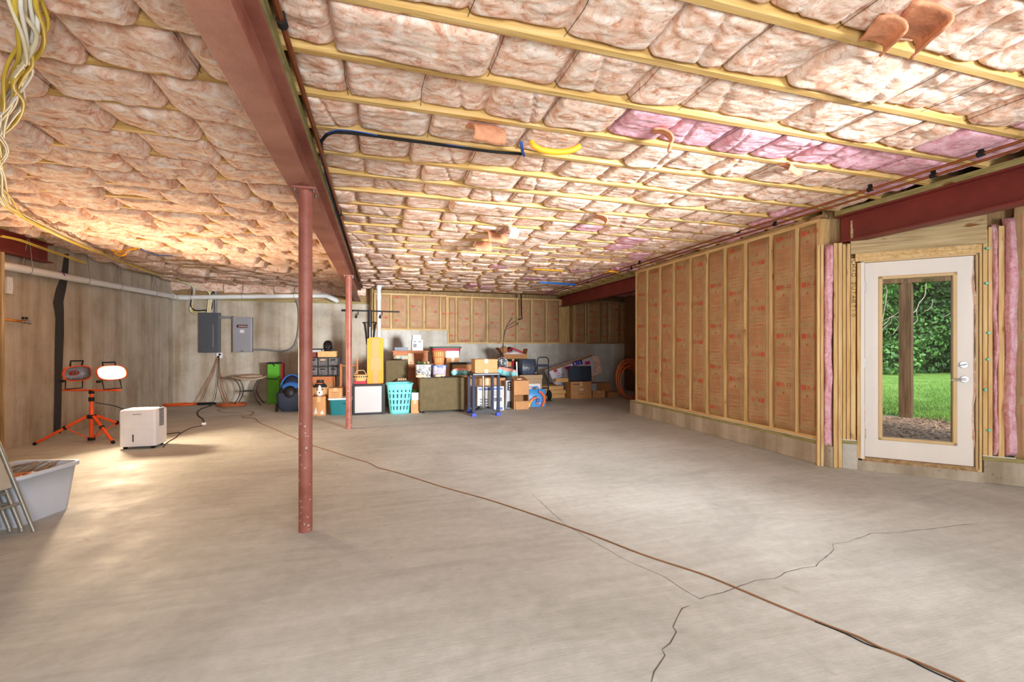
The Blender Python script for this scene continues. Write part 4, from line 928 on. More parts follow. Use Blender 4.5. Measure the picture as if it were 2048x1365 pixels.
proto = {k: v.mesh(k, ['chair_metal']) for k, v in chair_mesh().items()}
seat_m = MB().box(-.18, .18, -.018, .03, .34, .72).mesh('seat', ['chair_pad']); back_m = MB().box(-.2, .2, -.014, .014, .70, .85).mesh('backrest', ['chair_pad'])
ca = P(66, 1062, Z=0); cdir = Vector((-.62, -.78, 0)).normalized()
labs = ['folding chair nearest the white tub in the leaning row', 'second folding chair from the white tub in the leaning row', 'third folding chair from the white tub in the leaning row', 'folding chair furthest from the white tub in the leaning row']
ca = P(68, 1064, Z=0); aw = -math.degrees(TH) + 90; wv = Vector((math.cos(R(aw)), math.sin(R(aw)), 0)); nv = Vector((-wv.y, wv.x, 0))
for k in range(3):
    o = thing('folding_chair', 'grey metal ' + labs[k], 'folding chair', (0, 0, 0), 0, 'folding chairs leaning beside the white tub')
    for nm, me in proto.items(): shared('cross_bar' if nm.startswith('crossbar') else nm, me, o)
    shared('seat', seat_m, o); shared('backrest', back_m, o)
    o.location = ca - wv * .215 + nv * .083 * k; o.rotation_euler = (R(-22), 0, R(aw))
# ================================================================ stored things along the back wall
def fy(u, v): return P(u, v, Z=0).y
def bb(u0, u1, v0, v1, Y):
    l, r_ = P(u0, v1, Y=Y), P(u1, v1, Y=Y); um = (u0 + u1) / 2; b_, t_ = P(um, v1, Y=Y), P(um, v0, Y=Y)
    return (l.x + r_.x) / 2, r_.x - l.x, b_.z, t_.z - b_.z
def zat(u, v, Y): return P(u, v, Y=Y).z
M('felt_blue', (58, 120, 205), .8, 0, .1); M('navy', (36, 44, 66), .7, 0, .15); M('green', (92, 178, 44), .6, 0, .06); M('red_item', (166, 38, 56), .6); M('teal_bin', (20, 106, 112), .45, 0, .05); M('basket_teal', (112, 206, 206), .4, 0, .04)
M('wicker', (206, 168, 112), .8, 0, .2, 40, .004, 120); M('wood_orange', (176, 104, 54), .55, 0, .15, 6, st=(12, 1, 1)); M('pine', (214, 166, 104), .6, 0, .12, 5, st=(2, 14, 14))
M('orange_board', (240, 150, 32), .6, 0, .08, 9); M('tan_patch', (198, 150, 98), .7, 0, .06); M('panel_grey', (182, 178, 178), .5, 0, .03); M('plush', (190, 150, 104), .95, 0, .15, 20, .006, 90); M('plush_pale', (224, 190, 160), .95, 0, .1, 20)
M('red_bin', (164, 26, 44), .45, 0, .05); M('green_lid', (34, 86, 66), .5); M('pattern_grey', (178, 178, 178), .6); M('blue_lid', (64, 92, 168), .4); M('aqua', (134, 200, 206), .9, 0, .05); M('coral', (240, 160, 146), .9, 0, .05); M('stool_blue', (40, 66, 196), .5)
M('canvas', (170, 142, 112), .9, 0, .06, 30); M('greytower', (176, 178, 182), .4); M('bag_blue', (52, 140, 205), .35, 0, .15, 3); M('bag_orange', (244, 120, 24), .35); M('bag_dark', (20, 44, 110), .4); M('darkgreen', (24, 60, 52), .6); M('bagmagenta', (206, 46, 110), .35); M('bagblue', (44, 52, 170), .35); M('bagwhite', (214, 212, 222), .3, 0, .06)
M('maroon', (110, 40, 36), .6); M('slate', (112, 118, 130), .5); M('silver_box', (172, 178, 186), .35, .3); M('helmet', (26, 22, 26), .15, 0, .1); M('black_gloss', (18, 18, 20), .25); M('stone', (164, 142, 122), .7, 0, .2, 8); M('wrought', (66, 60, 56), .5, .3)
M('drawer_clear', (96, 92, 92), .25, 0, .4, 12); M('floral', (60, 120, 170), .7, 0, .2, 30, rgb2=(232, 214, 130)); M('boards_dark', (120, 84, 54), .7, 0, .2, 5, st=(14, 14, 1)); M('conduit_orange', (196, 100, 50), .5, 0, .12)
def carton(label, u0, u1, v0, v1, Y, dep, mat='carton', name='cardboard_box', cat='box', rz=0, tape=True, z0=None, lid=True):
    x, W, z, h = bb(u0, u1, v0, v1, Y)
    if z0 is not None: h += z - z0; z = z0
    if z < .02: h += z; z = 0
    t = thing(name, label, cat, (x, Y + dep / 2, z), rz); a, b = W / 2, dep / 2
    MB().box(-a, a, -b, b, 0, h - .004).build('body', mat, t, bev=.004)
    if lid:
        MB().box(-a, a, -b, -.002, h - .004, h).build('flap', mat, t); MB().box(-a, a, .002, b, h - .004, h).build('flap', mat, t)
    if tape: MB().box(-.03, .03, -b - .001, -b, h * .72, h).build('tape', 'tape', t); MB().box(-.03, .03, -b, b, h, h + .001).build('tape', 'tape', t)
    t['w'] = W; t['h'] = h; t['dep'] = dep; t['z1'] = z + h
    return t
def top(t): return t['z1']
# -- patio table
xc, W, z0, h = bb(458, 533, 752, 810, 11.0); t = thing('patio_table', 'half-round stone-topped patio table with curved iron legs', 'table', (xc, 11.05, 0)); hz = zat(495, 754, 11.05)
m = MB(); m.rings([[(W / 2 * math.cos(a), .24 * math.sin(a), zz + .03 * math.sin(a * 2 + 1)) for a in [2 * math.pi * i / 28 for i in range(28)]] for zz in (hz - .03, hz)], 0, False); m.build('tabletop', 'stone', t, bev=.008)
m = MB(); m.ball(.02, 0, hz + .01, .26, .15, .05, 18, 8); m.build('cover_cloth', 'stone', t)
for sx, sy in ((-1, -1), (1, -1), (-1, 1), (1, 1)):
    MB().tube(bez((sx * W * .36, sy * .14, hz - .02), (sx * W * .12, sy * .1, hz * .7), (sx * W * .12, sy * .1, hz * .35), (sx * W * .38, sy * .17, .01)), .011, 8).build('leg', 'wrought', t)
for sy in (-.1, .1): MB().tube([(-W * .17, sy, hz * .5), (W * .17, sy, hz * .5)], .009, 8).build('stretcher', 'wrought', t)
MB().tube([(0, -.1, hz * .5), (0, .1, hz * .5)], .009, 8).build('stretcher', 'wrought', t)
# -- green carrier
xc, W, z0, h = bb(534, 558, 727, 808, 11.15); t = thing('carrier_case', 'tall bright green padded case with black top near the corner', 'case', (xc, 11.3, 0)); h += z0
MB().box(-W / 2, W / 2, -.13, .13, 0, h).build('body', 'green', t, bev=.015); MB().box(-W / 2 - .01, W / 2 + .01, -.14, .14, h - .02, h + .02).build('lid', 'black', t, bev=.008); m = MB().tube([(-.02, -.14, h), (.03, -.15, h - .06)], .012, 6).build('strap', 'black', t)
MB().tube([(-W / 2, -.135, h * .62), (W * .3, -.15, h * .60), (W * .5, -.135, h * .68)], .01, 6).build('strap', 'black', t)
xc, W, z0, h = bb(559, 565, 727, 808, 11.3); tag(MB().box(xc - W / 2, xc + W / 2, 11.32, 11.55, 0, h + z0).build('red_case', 'red_item', bev=.006), 'narrow dark red case standing behind the green case', 'case')
# -- stroller
Y = fy(575, 826); xc, W, z0, h = bb(549, 606, 752, 826, Y); t = thing('stroller', 'folded blue and black child stroller behind the near post', 'stroller', (xc, Y + .3, 0)); hw = W / 2
def dome(m, w, z0, z1, y0, y1, n=12, mi=0, sq=1.0):
    rows = []
    for i in range(n + 1):
        a = math.pi * i / n; x = -w * math.cos(a); z = z0 + (z1 - z0) * math.sin(a) ** sq; rows.append((x, z))
    A = np.array([[(x * (1 - .12 * j), y0 + (y1 - y0) * j / 4, z - .03 * (j / 4) ** 2) for x, z in rows] for j in range(5)]); return m.grid(A, mi)
MB().rings([rr(W * .5, .10, .04, .02, 5, 0, -.2), rr(W * .82, .2, .06, h * .14, 5, 0, -.18), rr(W * .95, .28, .07, h * .4, 5, 0, -.13), rr(W * .98, .3, .07, h * .52, 5, 0, -.1)]).build('footmuff', M('footmuff', (34, 40, 56), .6, 0, .2), t)
MB().rings([rr(W * .84, .26, .06, h * .48, 5, 0, -.1), rr(W * .8, .3, .06, h * .62, 5, 0, -.06), rr(W * .6, .2, .06, h * .74, 5, 0, .0)]).build('seat', 'black', t)
MB().ball(0, -.05, h * .52, hw * .88, .2, h * .29, 20, 12).build('canopy', 'felt_blue', t); MB().ball(0, -.13, h * .5, hw * .62, .16, h * .24, 20, 12).build('canopy_panel', 'black', t); MB().ball(0, .16, h * .64, hw * .82, .18, h * .36, 20, 12).build('canopy_rear', 'navy', t)
MB().tube([(-hw * .82 * math.cos(math.pi * i / 12), .02, h * .6 + h * .4 * math.sin(math.pi * i / 12)) for i in range(13)], .014, 8).build('canopy_rim', 'felt_blue', t)
for sx in (-1, 1):
    MB().tube([(sx * hw * .95, -.12, .2), (sx * hw * .95, .05, h * .5), (sx * hw * .8, .25, h * .85)], .014, 8).build('frame_tube', 'blackmetal', t)
    MB().tube([(sx * hw * .95, .0, h * .35), (sx * hw * .97, .22, .1)], .014, 8).build('frame_tube', 'blackmetal', t)
    for yy, rr_ in ((-.14, .085), (.24, .1)): MB().lathe([(rr_ * .5, -.018), (rr_, -.014), (rr_, .014), (rr_ * .5, .018)], 0, 0, 18).build('wheel', 'rubber', t); t.children[-1].rotation_euler = (0, R(90), 0); t.children[-1].location = (sx * hw * .97, yy, rr_)
# -- tall carton with plush dog
Y = fy(637, 832); b1 = carton('tall tan cardboard box beneath the plush dog', 624, 651, 794, 832, Y, .28)
m = MB(); xc = b1.location.x; 
MB().flat([(-.09, -.1415, .03), (-.02, -.1415, .03), (-.05, -.1415, .17)]).build('torn_label', 'paper', b1); MB().flat([(.02, -.1415, .03), (.09, -.1415, .03), (.06, -.1415, .10)]).build('torn_label', 'paper', b1)
zt = top(b1); t = thing('plush_dog', 'brown and white plush dog with black-orange hat on a cardboard box', 'plush toy', (xc + .01, Y + .13, zt))
MB().ball(0, 0, .10, .13, .10, .115).build('head', 'plush', t); MB().ball(0, -.085, .065, .055, .045, .06).build('muzzle', 'white', t); MB().ball(0, -.09, .15, .028, .03, .06).build('blaze', 'white', t); MB().ball(0, -.13, .075, .016, .012, .012).build('nose', 'black', t)
for sx in (-1, 1): MB().ball(sx * .05, -.09, .13, .012).build('eye', 'black', t); MB().ball(sx * .13, -.01, .09, .035, .045, .09).build('ear', 'plush', t)
MB().rings([rr(.24, .2, .08, .17), rr(.22, .18, .08, .2), rr(.13, .11, .05, .25), rr(.12, .1, .05, .30)]).build('hat', 'black', t); MB().rings([rr(.155, .135, .06, .215), rr(.15, .13, .06, .245)]).build('hat_band', 'orange_bright', t)
# -- teal bin
Y = fy(680, 831); xc, W, z0, h = bb(658, 708, 800, 831, Y); h += z0; t = thing('storage_bin', 'teal plastic storage bin with a white lid beside the far post', 'bin', (xc, Y + .17, 0))
MB().rings([rr(W * .9, .30, .04, 0), rr(W, .34, .05, h)]).build('body', 'teal_bin', t); MB().rings([rr(W * 1.1, .37, .05, h), rr(W * 1.12, .38, .05, h + .025), rr(W * 1.0, .34, .05, h + .03)]).build('lid', 'pvc', t); MB().box(W * .06, W * .26, -.185, -.16, h * .72, h * .77).build('handle', 'black', t)
b_ = carton('small tan box with printing on the teal bin', 657, 684, 777, 797, Y + .05, .22, z0=h + .031)
m = MB(); a = b_['w'] / 2
for k in range(3): m.box(-a * .6, a * .6, -.1125, -.111, .03 + k * .035, .035 + k * .035)
m.build('printing', 'ink', b_)
# -- storage stack: carton, trays, drawer unit, wicker box, helmet
Y = 9.75; b2 = carton('wide cardboard box under the black drawer unit', 616, 670, 766, 826, Y, .4, 'carton_dark', z0=0)
zt = top(b2); xc = b2.location.x
for k, (zz, lab) in enumerate(((0, 'lower wooden crate tray under the black drawer unit'), (.062, 'upper wooden crate tray under the black drawer unit'))):
    t = thing('wooden_tray', lab, 'tray', (xc, Y + .2, zt + zz))
    MB().box(-.27, .25, -.19, .19, 0, .012).build('base', 'wood_orange', t)
    for y_ in (-.19, .18): MB().box(-.27, .25, y_, y_ + .01, .012, .06).build('side', 'wood_orange', t)
    for x_ in (-.27, .24): MB().box(x_, x_ + .01, -.18, .18, .012, .06).build('side', 'black', t)
zt += .124
xc2, W, z0, h = bb(612, 679, 715, 753, Y); t = thing('drawer_unit', 'black small-parts drawer unit with clear bins', 'drawer unit', (xc2, Y + .2, zt)); h = zat(650, 715, Y) - zt
MB().box(-W / 2, W / 2, -.12, .15, 0, h).build('shell', 'black', t, bev=.008)
for r_ in range(2):
    for q_ in range(3):
        x0 = -W / 2 + .03 + q_ * (W - .05) / 3; dr = MB().box(x0, x0 + (W - .05) / 3 - .02, -.16, -.12, .03 + r_ * h * .48, .03 + r_ * h * .48 + h * .40).build('drawer', 'drawer_clear', t, bev=.01)
        MB().box(x0 + .04, x0 + (W - .05) / 3 - .06, -.168, -.158, .03 + r_ * h * .48 + h * .27, .03 + r_ * h * .48 + h * .33).build('label_holder', 'tape' if (r_ == 1 and q_ == 1) else 'black_gloss', dr)
zt2 = zt + h; xw, W, z0, h = bb(634, 672, 703, 715, Y); t = thing('wicker_box', 'pale wicker box on the black drawer unit', 'box', (xw, Y + .18, zt2))
h = zat(650, 703, Y) - zt2
MB().box(-W / 2, W / 2, -.13, .13, 0, h - .01).build('body', 'wicker', t, bev=.01); MB().box(-W / 2 - .008, W / 2 + .008, -.138, .138, h - .02, h).build('lid', 'wicker', t, bev=.006)
m = MB()
for i in range(16): x_ = -W / 2 + W * (i + .5) / 16; MB().box(x_ - .004, x_ + .004, -.134, -.13, .01, h - .02).build('cane', 'wicker', t)
zt3 = zt2 + h; xh, W, z0, h = bb(644, 664, 681, 703, Y); t = thing('helmet', 'black glossy helmet on the wicker box', 'helmet', (xh, Y + .18, zt3)); h = zat(650, 681, Y) - zt3
MB().lathe([(W * .42, 0), (W * .47, h * .2), (W * .5, h * .5), (W * .46, h * .75), (W * .3, h * .93), (.01, h)], 0, 0, 20).build('shell', 'helmet', t); MB().box(-W * .35, W * .35, -W * .5, -W * .3, h * .35, h * .6).build('visor', 'black_gloss', t, bev=.02); MB().box(W * .1, W * .62, -.05, .05, 0, h * .2).build('chin_guard', 'black', t, bev=.01)
x_, W, z0, h = bb(612, 632, 701, 715, Y); tag(MB().box(x_ - W / 2, x_ + W / 2, Y + .04, Y + .26, zt2, zt2 + .10).build('game_box', 'maroon', bev=.004), 'dark maroon box left of the wicker box on the drawer unit', 'box')
t = thing('tool_case', 'black and white case lying on the maroon box', 'case', (x_ + .04, Y + .14, zt2 + .1)); MB().box(-.15, .14, -.09, .09, 0, .05).build('body', 'silver_box', t, bev=.006); MB().box(-.16, .2, -.1, .1, .05, .075).build('lid', 'black', t, bev=.006)
# -- wooden rack
Y = 9.35; xc, W, z0, h = bb(681, 714, 718, 820, Y); h += z0; t = thing('wooden_rack', 'orange wooden open rack frame standing behind the far post', 'rack', (xc, Y + .12, 0))
for sx in (-1, 1):
    for sy in (-.1, .1): MB().box(sx * W / 2 - .012, sx * W / 2 + .012, sy - .01, sy + .01, 0, h * (.9 if sx < 0 else 1)).build('upright', 'wood_orange', t)
for z_ in (.12, h * .45, h * .86): MB().box(-W / 2, W / 2, -.11, .11, z_, z_ + .016).build('shelf', 'wood_orange', t)
# -- framed panel, orange board, T-stand
Y = fy(737, 830); xc, W, z0, h = bb(705, 770, 769, 830, Y); h += z0; t = thing('framed_panel', 'grey panel in a thick black frame standing on the floor', 'panel', (xc, Y + .06, 0))
MB().box(-W / 2 + .04, W / 2 - .06, -.05, .02, .04, h - .04).build('panel', 'panel_grey', t)
for a, b, e, f in ((-W / 2, -W / 2 + .04, 0, h), (W / 2 - .06, W / 2, 0, h), (-W / 2 + .04, W / 2 - .06, 0, .04), (-W / 2 + .04, W / 2 - .06, h - .03, h)): MB().box(a, b, -.06, .06, e, f).build('frame_bar', 'black', t, bev=.004)
Y = 9.25; xc, W, z0, h = bb(734, 767, 675, 815, Y); h += z0; t = thing('orange_board', 'tall orange board with tan cardboard patches', 'board', (xc, Y + .08, 0))
MB().prism([(-W / 2, 0), (W / 2, 0), (W / 2, h - .03), (W * .25, h), (-W * .25, h), (-W / 2, h - .03)], -.07, .07).build('board', 'orange_board', t, bev=.006)
hv = lambda v: zat(750, v, Y)
for a, b, v0, v1 in ((-.2, .2, 678, 716), (-.28, .34, 716, 742), (-.16, .2, 743, 800)): MB().box(a * W, b * W, -.076, -.07, hv(v1), hv(v0)).build('cardboard_patch', 'tan_patch', t, bev=.003)
Y = 9.6; xc = P(740, 700, Y=Y).x; zb_ = zat(740, 622, Y); xl, xr = P(683, 622, Y=Y).x - xc, P(799, 622, Y=Y).x - xc
t = thing('exercise_stand', 'black T-shaped bar stand rising behind the orange board', 'stand', (xc, Y, 0))
MB().tube([(0, 0, 0), (0, 0, zb_)], .035, 12).build('pole', 'black', t); MB().tube([(xl, 0, zb_), (xr, 0, zb_ - .01)], .016, 10).build('crossbar', 'black', t); MB().tube([(xl, 0, zb_ - .005), (xl * .6, 0, zb_ - .002)], .022, 10).build('grip', 'rubber', t)
MB().cyl((.0, -.04, zat(740, 688, Y)), (.0, -.04, zat(740, 655, Y)), .022, None, 10).build('chrome_sleeve', 'chrome', t)
for sx in (-1, 1): MB().tube([(sx * .12, 0, zat(740, 645, Y)), (sx * .10, -.02, zat(740, 650, Y)), (sx * .05, -.02, zat(740, 690, Y))], .02, 8).build('strap', 'rubber', t)
MB().tube([(-.15, 0, zat(740, 646, Y)), (.13, 0, zat(740, 645, Y))], .012, 8).build('bracket', 'black', t)
MB().box(-.13, .13, -.1, .1, 0, .03).build('base', 'black', t)
for u in (714, 762):
    x_ = P(u, 622, Y=Y).x - xc; hk = MB().tube([(x_ + .02, 0, zb_), (x_ + .02, 0, zb_ - .08), (x_ - .02, 0, zb_ - .10), (x_ - .02, 0, zb_ - .06)], .012, 8).build('hook', 'black', t); MB().ball(x_ - .02, 0, zb_ - .125, .025, .025, .035, 10, 6).build('knob', 'rubber', hk)
# -- gift box and toy basket behind the panel
Y = 9.0; b3 = carton('red patterned box between the framed panel and orange board', 708, 733, 763, 828, Y, .2, 'red_item', tape=False, z0=0)
t = thing('toy_basket', 'small tan basket with black zigzag trim on the red box', 'basket', (b3.location.x, Y + .1, top(b3))); 
MB().lathe([(.10, 0), (.12, .06), (.13, .12)], 0, 0, 18).build('body', 'wicker', t); MB().tube([(-.12, 0, .1), (-.06, 0, .2), (.06, 0, .2), (.12, 0, .1)], .008, 6).build('handle', 'wicker', t)
m = MB()
for i in range(18): a = 2 * math.pi * i / 18; m.ball(.124 * math.cos(a), .124 * math.sin(a), .085, .014, .014, .014, 6, 4)
m.build('trim', 'ink', t); t.children[-1]['kind'] = 'stuff'
# -- laundry basket
Y = fy(800, 829); xc, W, z0, h = bb(773, 826, 769, 829, Y); h += z0; t = thing('laundry_basket', 'aqua plastic laundry basket with slotted sides', 'basket', (xc, Y + .2, 0))
rows, n = 15, 60
V = [rre(W * (.74 + .26 * j / rows), .42 * (.74 + .26 * j / rows), .10, h * j / rows, n) for j in range(rows + 1)]
vs_ = [p for r_ in V for p in r_]; fs_ = []
for j in range(rows):
    for i in range(n):
        if not ((j in (2, 3, 5, 6, 8, 9, 11)) and i % 3 == 0): fs_.append((j * n + i, j * n + (i + 1) % n, (j + 1) * n + (i + 1) % n, (j + 1) * n + i))
o = MB().add(vs_, fs_, 0, True).build('basket_wall', 'basket_teal', t); o.modifiers.new('t', 'SOLIDIFY').thickness = .006
MB().rings([rr(W * .74, .31, .1, 0), rr(W * .74, .31, .1, .01)]).build('base', 'basket_teal', t); MB().tube(rr(W * 1.02, .43, .1, h), .012, 8, 0, True).build('rim', 'basket_teal', t)
o = MB().rings([rr(W * .70, .28, .1, .012), rr(W * .90, .36, .1, h * .8), rr(W * .7, .26, .1, h * .9)]).build('laundry', 'navy'); o.location = (xc, Y + .2, 0); tag(o, 'dark clothes filling the aqua laundry basket', 'laundry')
# -- olive suitcases
def suitcase(label, u0, u1, v0, v1, Y, dep, wheels=True):
    xc, W, z0, h = bb(u0, u1, v0, v1, Y); h += z0; t = thing('suitcase', label, 'suitcase', (xc, Y + dep / 2, 0))
    MB().box(-W / 2, W / 2, -dep / 2, dep / 2, .04, h).build('shell', 'olive', t, bev=.02, seg=3); MB().box(-W / 2 - .004, -W / 2 + .006, -dep * .15, dep * .15, .06, h - .02).build('zip_band', 'carton_dark', t)
    for x_ in (-W / 2 + .08, W / 2 - .08): MB().cyl((x_ - .015, -dep / 2 + .04, .022), (x_ + .015, -dep / 2 + .04, .022), .022, None, 10).build('wheel', 'rubber', t); MB().cyl((x_ - .015, dep / 2 - .04, .022), (x_ + .015, dep / 2 - .04, .022), .022, None, 10).build('wheel', 'rubber', t)
    MB().tube([(-.1, -dep / 2 + .05, h - .01), (-.1, -dep / 2 + .04, h + .02), (.1, -dep / 2 + .04, h + .02), (.1, -dep / 2 + .05, h - .01)], .012, 8).build('handle', 'black', t)
    t['z1'] = h; return t
Ys = fy(885, 826); s1 = suitcase('large olive suitcase standing flat behind the cord', 839, 932, 756, 826, Ys, .46)
s2 = suitcase('smaller olive suitcase standing behind the aqua laundry basket', 771, 816, 721, 800, 9.5, .3)
x_, W, z0, h = bb(787, 819, 707, 718, 9.5); tag(MB().rings([rr(W, .22, .06, top(s2) + .021), rr(W * 1.0, .24, .06, top(s2) + .06), rr(W * .85, .18, .05, top(s2) + .10)]).build('floral_cloth', 'floral'), 'folded blue and yellow floral cloth on the smaller olive suitcase', 'cloth'); bpy.data.objects['floral_cloth'].location = (x_, 9.66, 0)
t = carton('black box of pale candles between basket and suitcase', 792, 818, 761, 820, 9.28, .18, 'black', tape=False, lid=False, z0=0)
for i in range(4): MB().cyl((-.07 + i * .045, 0, top(t) - .01), (-.07 + i * .045, 0, top(t) + .03), .018, None, 10).build('candle', 'tape', t)
Y = fy(831, 827); b4 = carton('small tan carton beside the large olive suitcase', 822, 838, 801, 827, Y, .2); b5 = carton('white carton on the small tan carton', 823, 839, 786, 801, Y, .19, 'paper', z0=top(b4) + .001, tape=False)
m = MB(); rnd = random.Random(2)
for i in range(60): b_ = Vector((b5.location.x + rnd.uniform(-.07, .07), Y + .1 + rnd.uniform(-.06, .06), top(b5))); d = Vector((rnd.uniform(-1, 1), rnd.uniform(-1, 1), rnd.uniform(.2, 1))) * .07; sd = d.cross(Vector((1, .3, .5))).normalized() * .012; m.add([b_, b_ + d * .5 + sd, b_ + d, b_ + d * .5 - sd], [(0, 1, 2, 3)])
tag(m.build('garland', 'leaf'), 'dark green garland heaped on the white carton', 'garland')
# -- dresser and what stands on it
Y = 10.15; xc, W, z0, h = bb(786, 856, 702, 800, Y); h += z0; t = thing('dresser', 'reddish wooden dresser behind the suitcases', 'dresser', (xc, Y + .25, 0)); t['z1'] = h
MB().box(-W / 2, W / 2, -.23, .25, 0, h - .03).build('body', 'wood_orange', t, bev=.004); MB().box(-W / 2 - .02, W / 2 + .02, -.25, .25, h - .03, h).build('top', 'wood_orange', t, bev=.006)
for k in range(3): d_ = MB().box(-W / 2 + .03, W / 2 - .03, -.245, -.23, h * .1 + k * h * .28, h * .1 + k * h * .28 + h * .25).build('drawer', 'wood_orange', t, bev=.006); MB().ball(0, -.26, h * .1 + k * h * .28 + h * .12, .018).build('knob', 'brass', d_)
MB().box(-W / 2 + .32, -W / 2 + .45, -.262, -.246, h - .3, h - .06).build('paper_sheet', 'plush_pale', t)
carton('slate grey flat box on the dresser', 789, 816, 695, 702, Y + .05, .26, 'slate', z0=h + .001, tape=False)
b6 = carton('white printed appliance box on the dresser', 824, 846, 680, 702, Y + .08, .2, 'paper', z0=h + .001, tape=False)
m = MB(); w_ = b6['w']; hh = b6['h']; m.box(-w_ * .38, -w_ * .08, -.102, -.1005, hh * .3, hh * .62)
for k in range(5): m.box(w_ * .05, w_ * .36, -.102, -.1005, hh * (.2 + .07 * k), hh * (.225 + .07 * k))
for x_ in (-.36, .08): m.box(w_ * x_, w_ * (x_ + .24), -.102, -.1005, hh * .78, hh * .88)
m.build('printing', 'panel_dark', b6)
carton('small silver box on top of the white printed box', 825, 842, 670, 680, Y + .1, .16, 'silver_box', z0=top(b6) + .001, tape=False)
# -- on the large olive suitcase
zt = top(s1); Y = Ys + .14
xc, W, z0, h = bb(829, 862, 730, 755, Y); t = thing('planter', 'square white planter with black scribble pattern and succulents', 'planter', (xc + .02, Y + .14, zt)); hh = zat(845, 730, Y) - zt; W *= .92
MB().rings([rr(W * .94, W * .9, .02, 0), rr(W, W * .95, .02, hh)]).build('pot', 'pattern_grey', t)
rnd = random.Random(4); m = MB()
for i in range(34):
    x_, z_ = rnd.uniform(-.45, .45) * W, rnd.uniform(.1, .9) * hh; pts = [(x_, -W * .478, z_)]
    for k in range(3): x_ = max(-.46 * W, min(.46 * W, x_ + rnd.uniform(-.05, .05))); z_ = max(.05 * hh, min(.95 * hh, z_ + rnd.uniform(-.04, .04))); pts.append((x_, -W * .478, z_))
    m.tube(pts, .003, 4)
m.build('scribble_pattern', 'ink', t); t.children[-1]['kind'] = 'stuff'
M('succulent', (70, 100, 62), .5, 0, .3, 20); M('succulent_pale', (196, 184, 140), .5)
for i in range(7):
    m = MB(); cx, cy = rnd.uniform(-.35, .35) * W, rnd.uniform(-.3, .3) * W; s_ = rnd.uniform(.05, .08)
    for k in range(11):
        a = k * 2.4; el = .3 + k * .1; d = Vector((math.cos(a) * math.cos(el), math.sin(a) * math.cos(el), math.sin(el))) * s_; sd = Vector((-math.sin(a), math.cos(a), 0)) * s_ * .28; b_ = Vector((cx, cy, hh))
        m.add([b_, b_ + d * .55 + sd, b_ + d, b_ + d * .55 - sd], [(0, 1, 2, 3)])
    m.build('rosette', 'succulent' if i % 3 else 'succulent_pale', t)
xc, W, z0, h = bb(865, 894, 731, 755, Y); t = thing('clear_tub', 'clear plastic tub with a blue snap lid on the suitcase', 'tub', (xc, Y + .15, zt)); hh = zat(880, 731, Y) - zt
MB().rings([rr(W * .86, .26, .04, 0), rr(W * .94, .29, .04, hh - .03)]).build('body', M('frosted', (152, 148, 168), .35, 0, .15, 9), t); MB().rings([rr(W, .31, .04, hh - .04), rr(W * 1.02, .32, .04, hh - .02), rr(W, .31, .04, hh)]).build('lid', 'blue_lid', t)
for sx in (-1, 1): MB().box(sx * W * .3 - .02, sx * W * .3 + .02, -.17, -.145, hh - .09, hh - .02).build('latch', 'pvc', t)
zb2 = zt + hh; xc, W, z0, h = bb(866, 893, 702, 730, Y); t = thing('bushel_basket', 'woven wooden bushel basket on the blue-lidded tub', 'basket', (xc, Y + .15, zb2)); hh = zat(880, 702, Y) - zb2
MB().lathe([(W * .36, 0), (W * .44, hh * .5), (W * .5, hh)], 0, 0, 24, 0, False).build('liner', 'wicker', t); MB().lathe([(W * .36, .002), (W * .36, .012)], 0, 0, 20).build('base', 'wicker', t)
for i in range(20):
    a = 2 * math.pi * i / 20; ca_, sa_ = math.cos(a), math.sin(a); q_ = lambda r_, z_, o_: (r_ * math.cos(a + o_), r_ * math.sin(a + o_), z_)
    MB().add([q_(W * .365, 0, -.09), q_(W * .365, 0, .09), q_(W * .445, hh * .5, .09), q_(W * .445, hh * .5, -.09), q_(W * .505, hh, -.09), q_(W * .505, hh, .09)], [(0, 1, 2, 3), (3, 2, 5, 4)]).build('slat', 'wood_orange', t)
for z_, k_ in ((.03, .385), (hh * .55, .462), (hh - .012, .515)): MB().tube([(W * k_ * math.cos(2 * math.pi * i / 24), W * k_ * math.sin(2 * math.pi * i / 24), z_) for i in range(24)], .010, 6, 0, True).build('hoop', 'wood_orange', t)
xc, W, z0, h = bb(884, 904, 700, 703, Y)
for u, lab in ((840, 'pale plush toy lying before the square planter'), (878, 'pale plush toy lying before the blue-lidded tub')):
    x_ = P(u, 752, Y=Ys + .05).x; t = thing('plush_toy', lab, 'plush toy', (x_, Ys + .075, zt)); MB().ball(0, 0, .035, .08, .055, .035).build('body', 'plush_pale', t); MB().ball(.08, -.01, .035, .04, .04, .033).build('head', 'plush_pale', t)
def bolster(name, label, u0, u1, v0, v1, Y, tilt, fat):
    xc, W, z0, h = bb(u0, u1, v0, v1, Y); t = thing(name, label, 'pillow', (xc, Y + .14, z0)); n = 14; rg = W / 2
    pts = [(-rg * .72 * math.cos(math.pi * i / n), -.1 + .22 * math.sin(math.pi * i / n), h * .5 - tilt * math.cos(math.pi * i / n)) for i in range(n + 1)]
    for nm, mt, k0, k1 in (('lower_half', 'aqua', 0, 1),):
        MB().tube(pts, [fat * (.75 + .25 * math.sin(math.pi * i / n)) for i in range(n + 1)], 16).build(nm, mt, t)
        MB().ball(pts[0][0], pts[0][1], pts[0][2], fat * .76).build('end_lobe', 'aqua', t); MB().ball(pts[-1][0], pts[-1][1], pts[-1][2], fat * .76).build('end_lobe', 'aqua', t)
    MB().tube([(p[0], p[1] - fat * .55, p[2] + fat * .52) for p in pts], [fat * (.42 + .14 * math.sin(math.pi * i / n)) for i in range(n + 1)], 12).build('coral_stripe', 'coral', t)
    return t
bolster('neck_pillow', 'aqua and coral pillow lying on the large olive suitcase', 904, 938, 735, 753, Ys + .08, 0, .075).location.z = zt
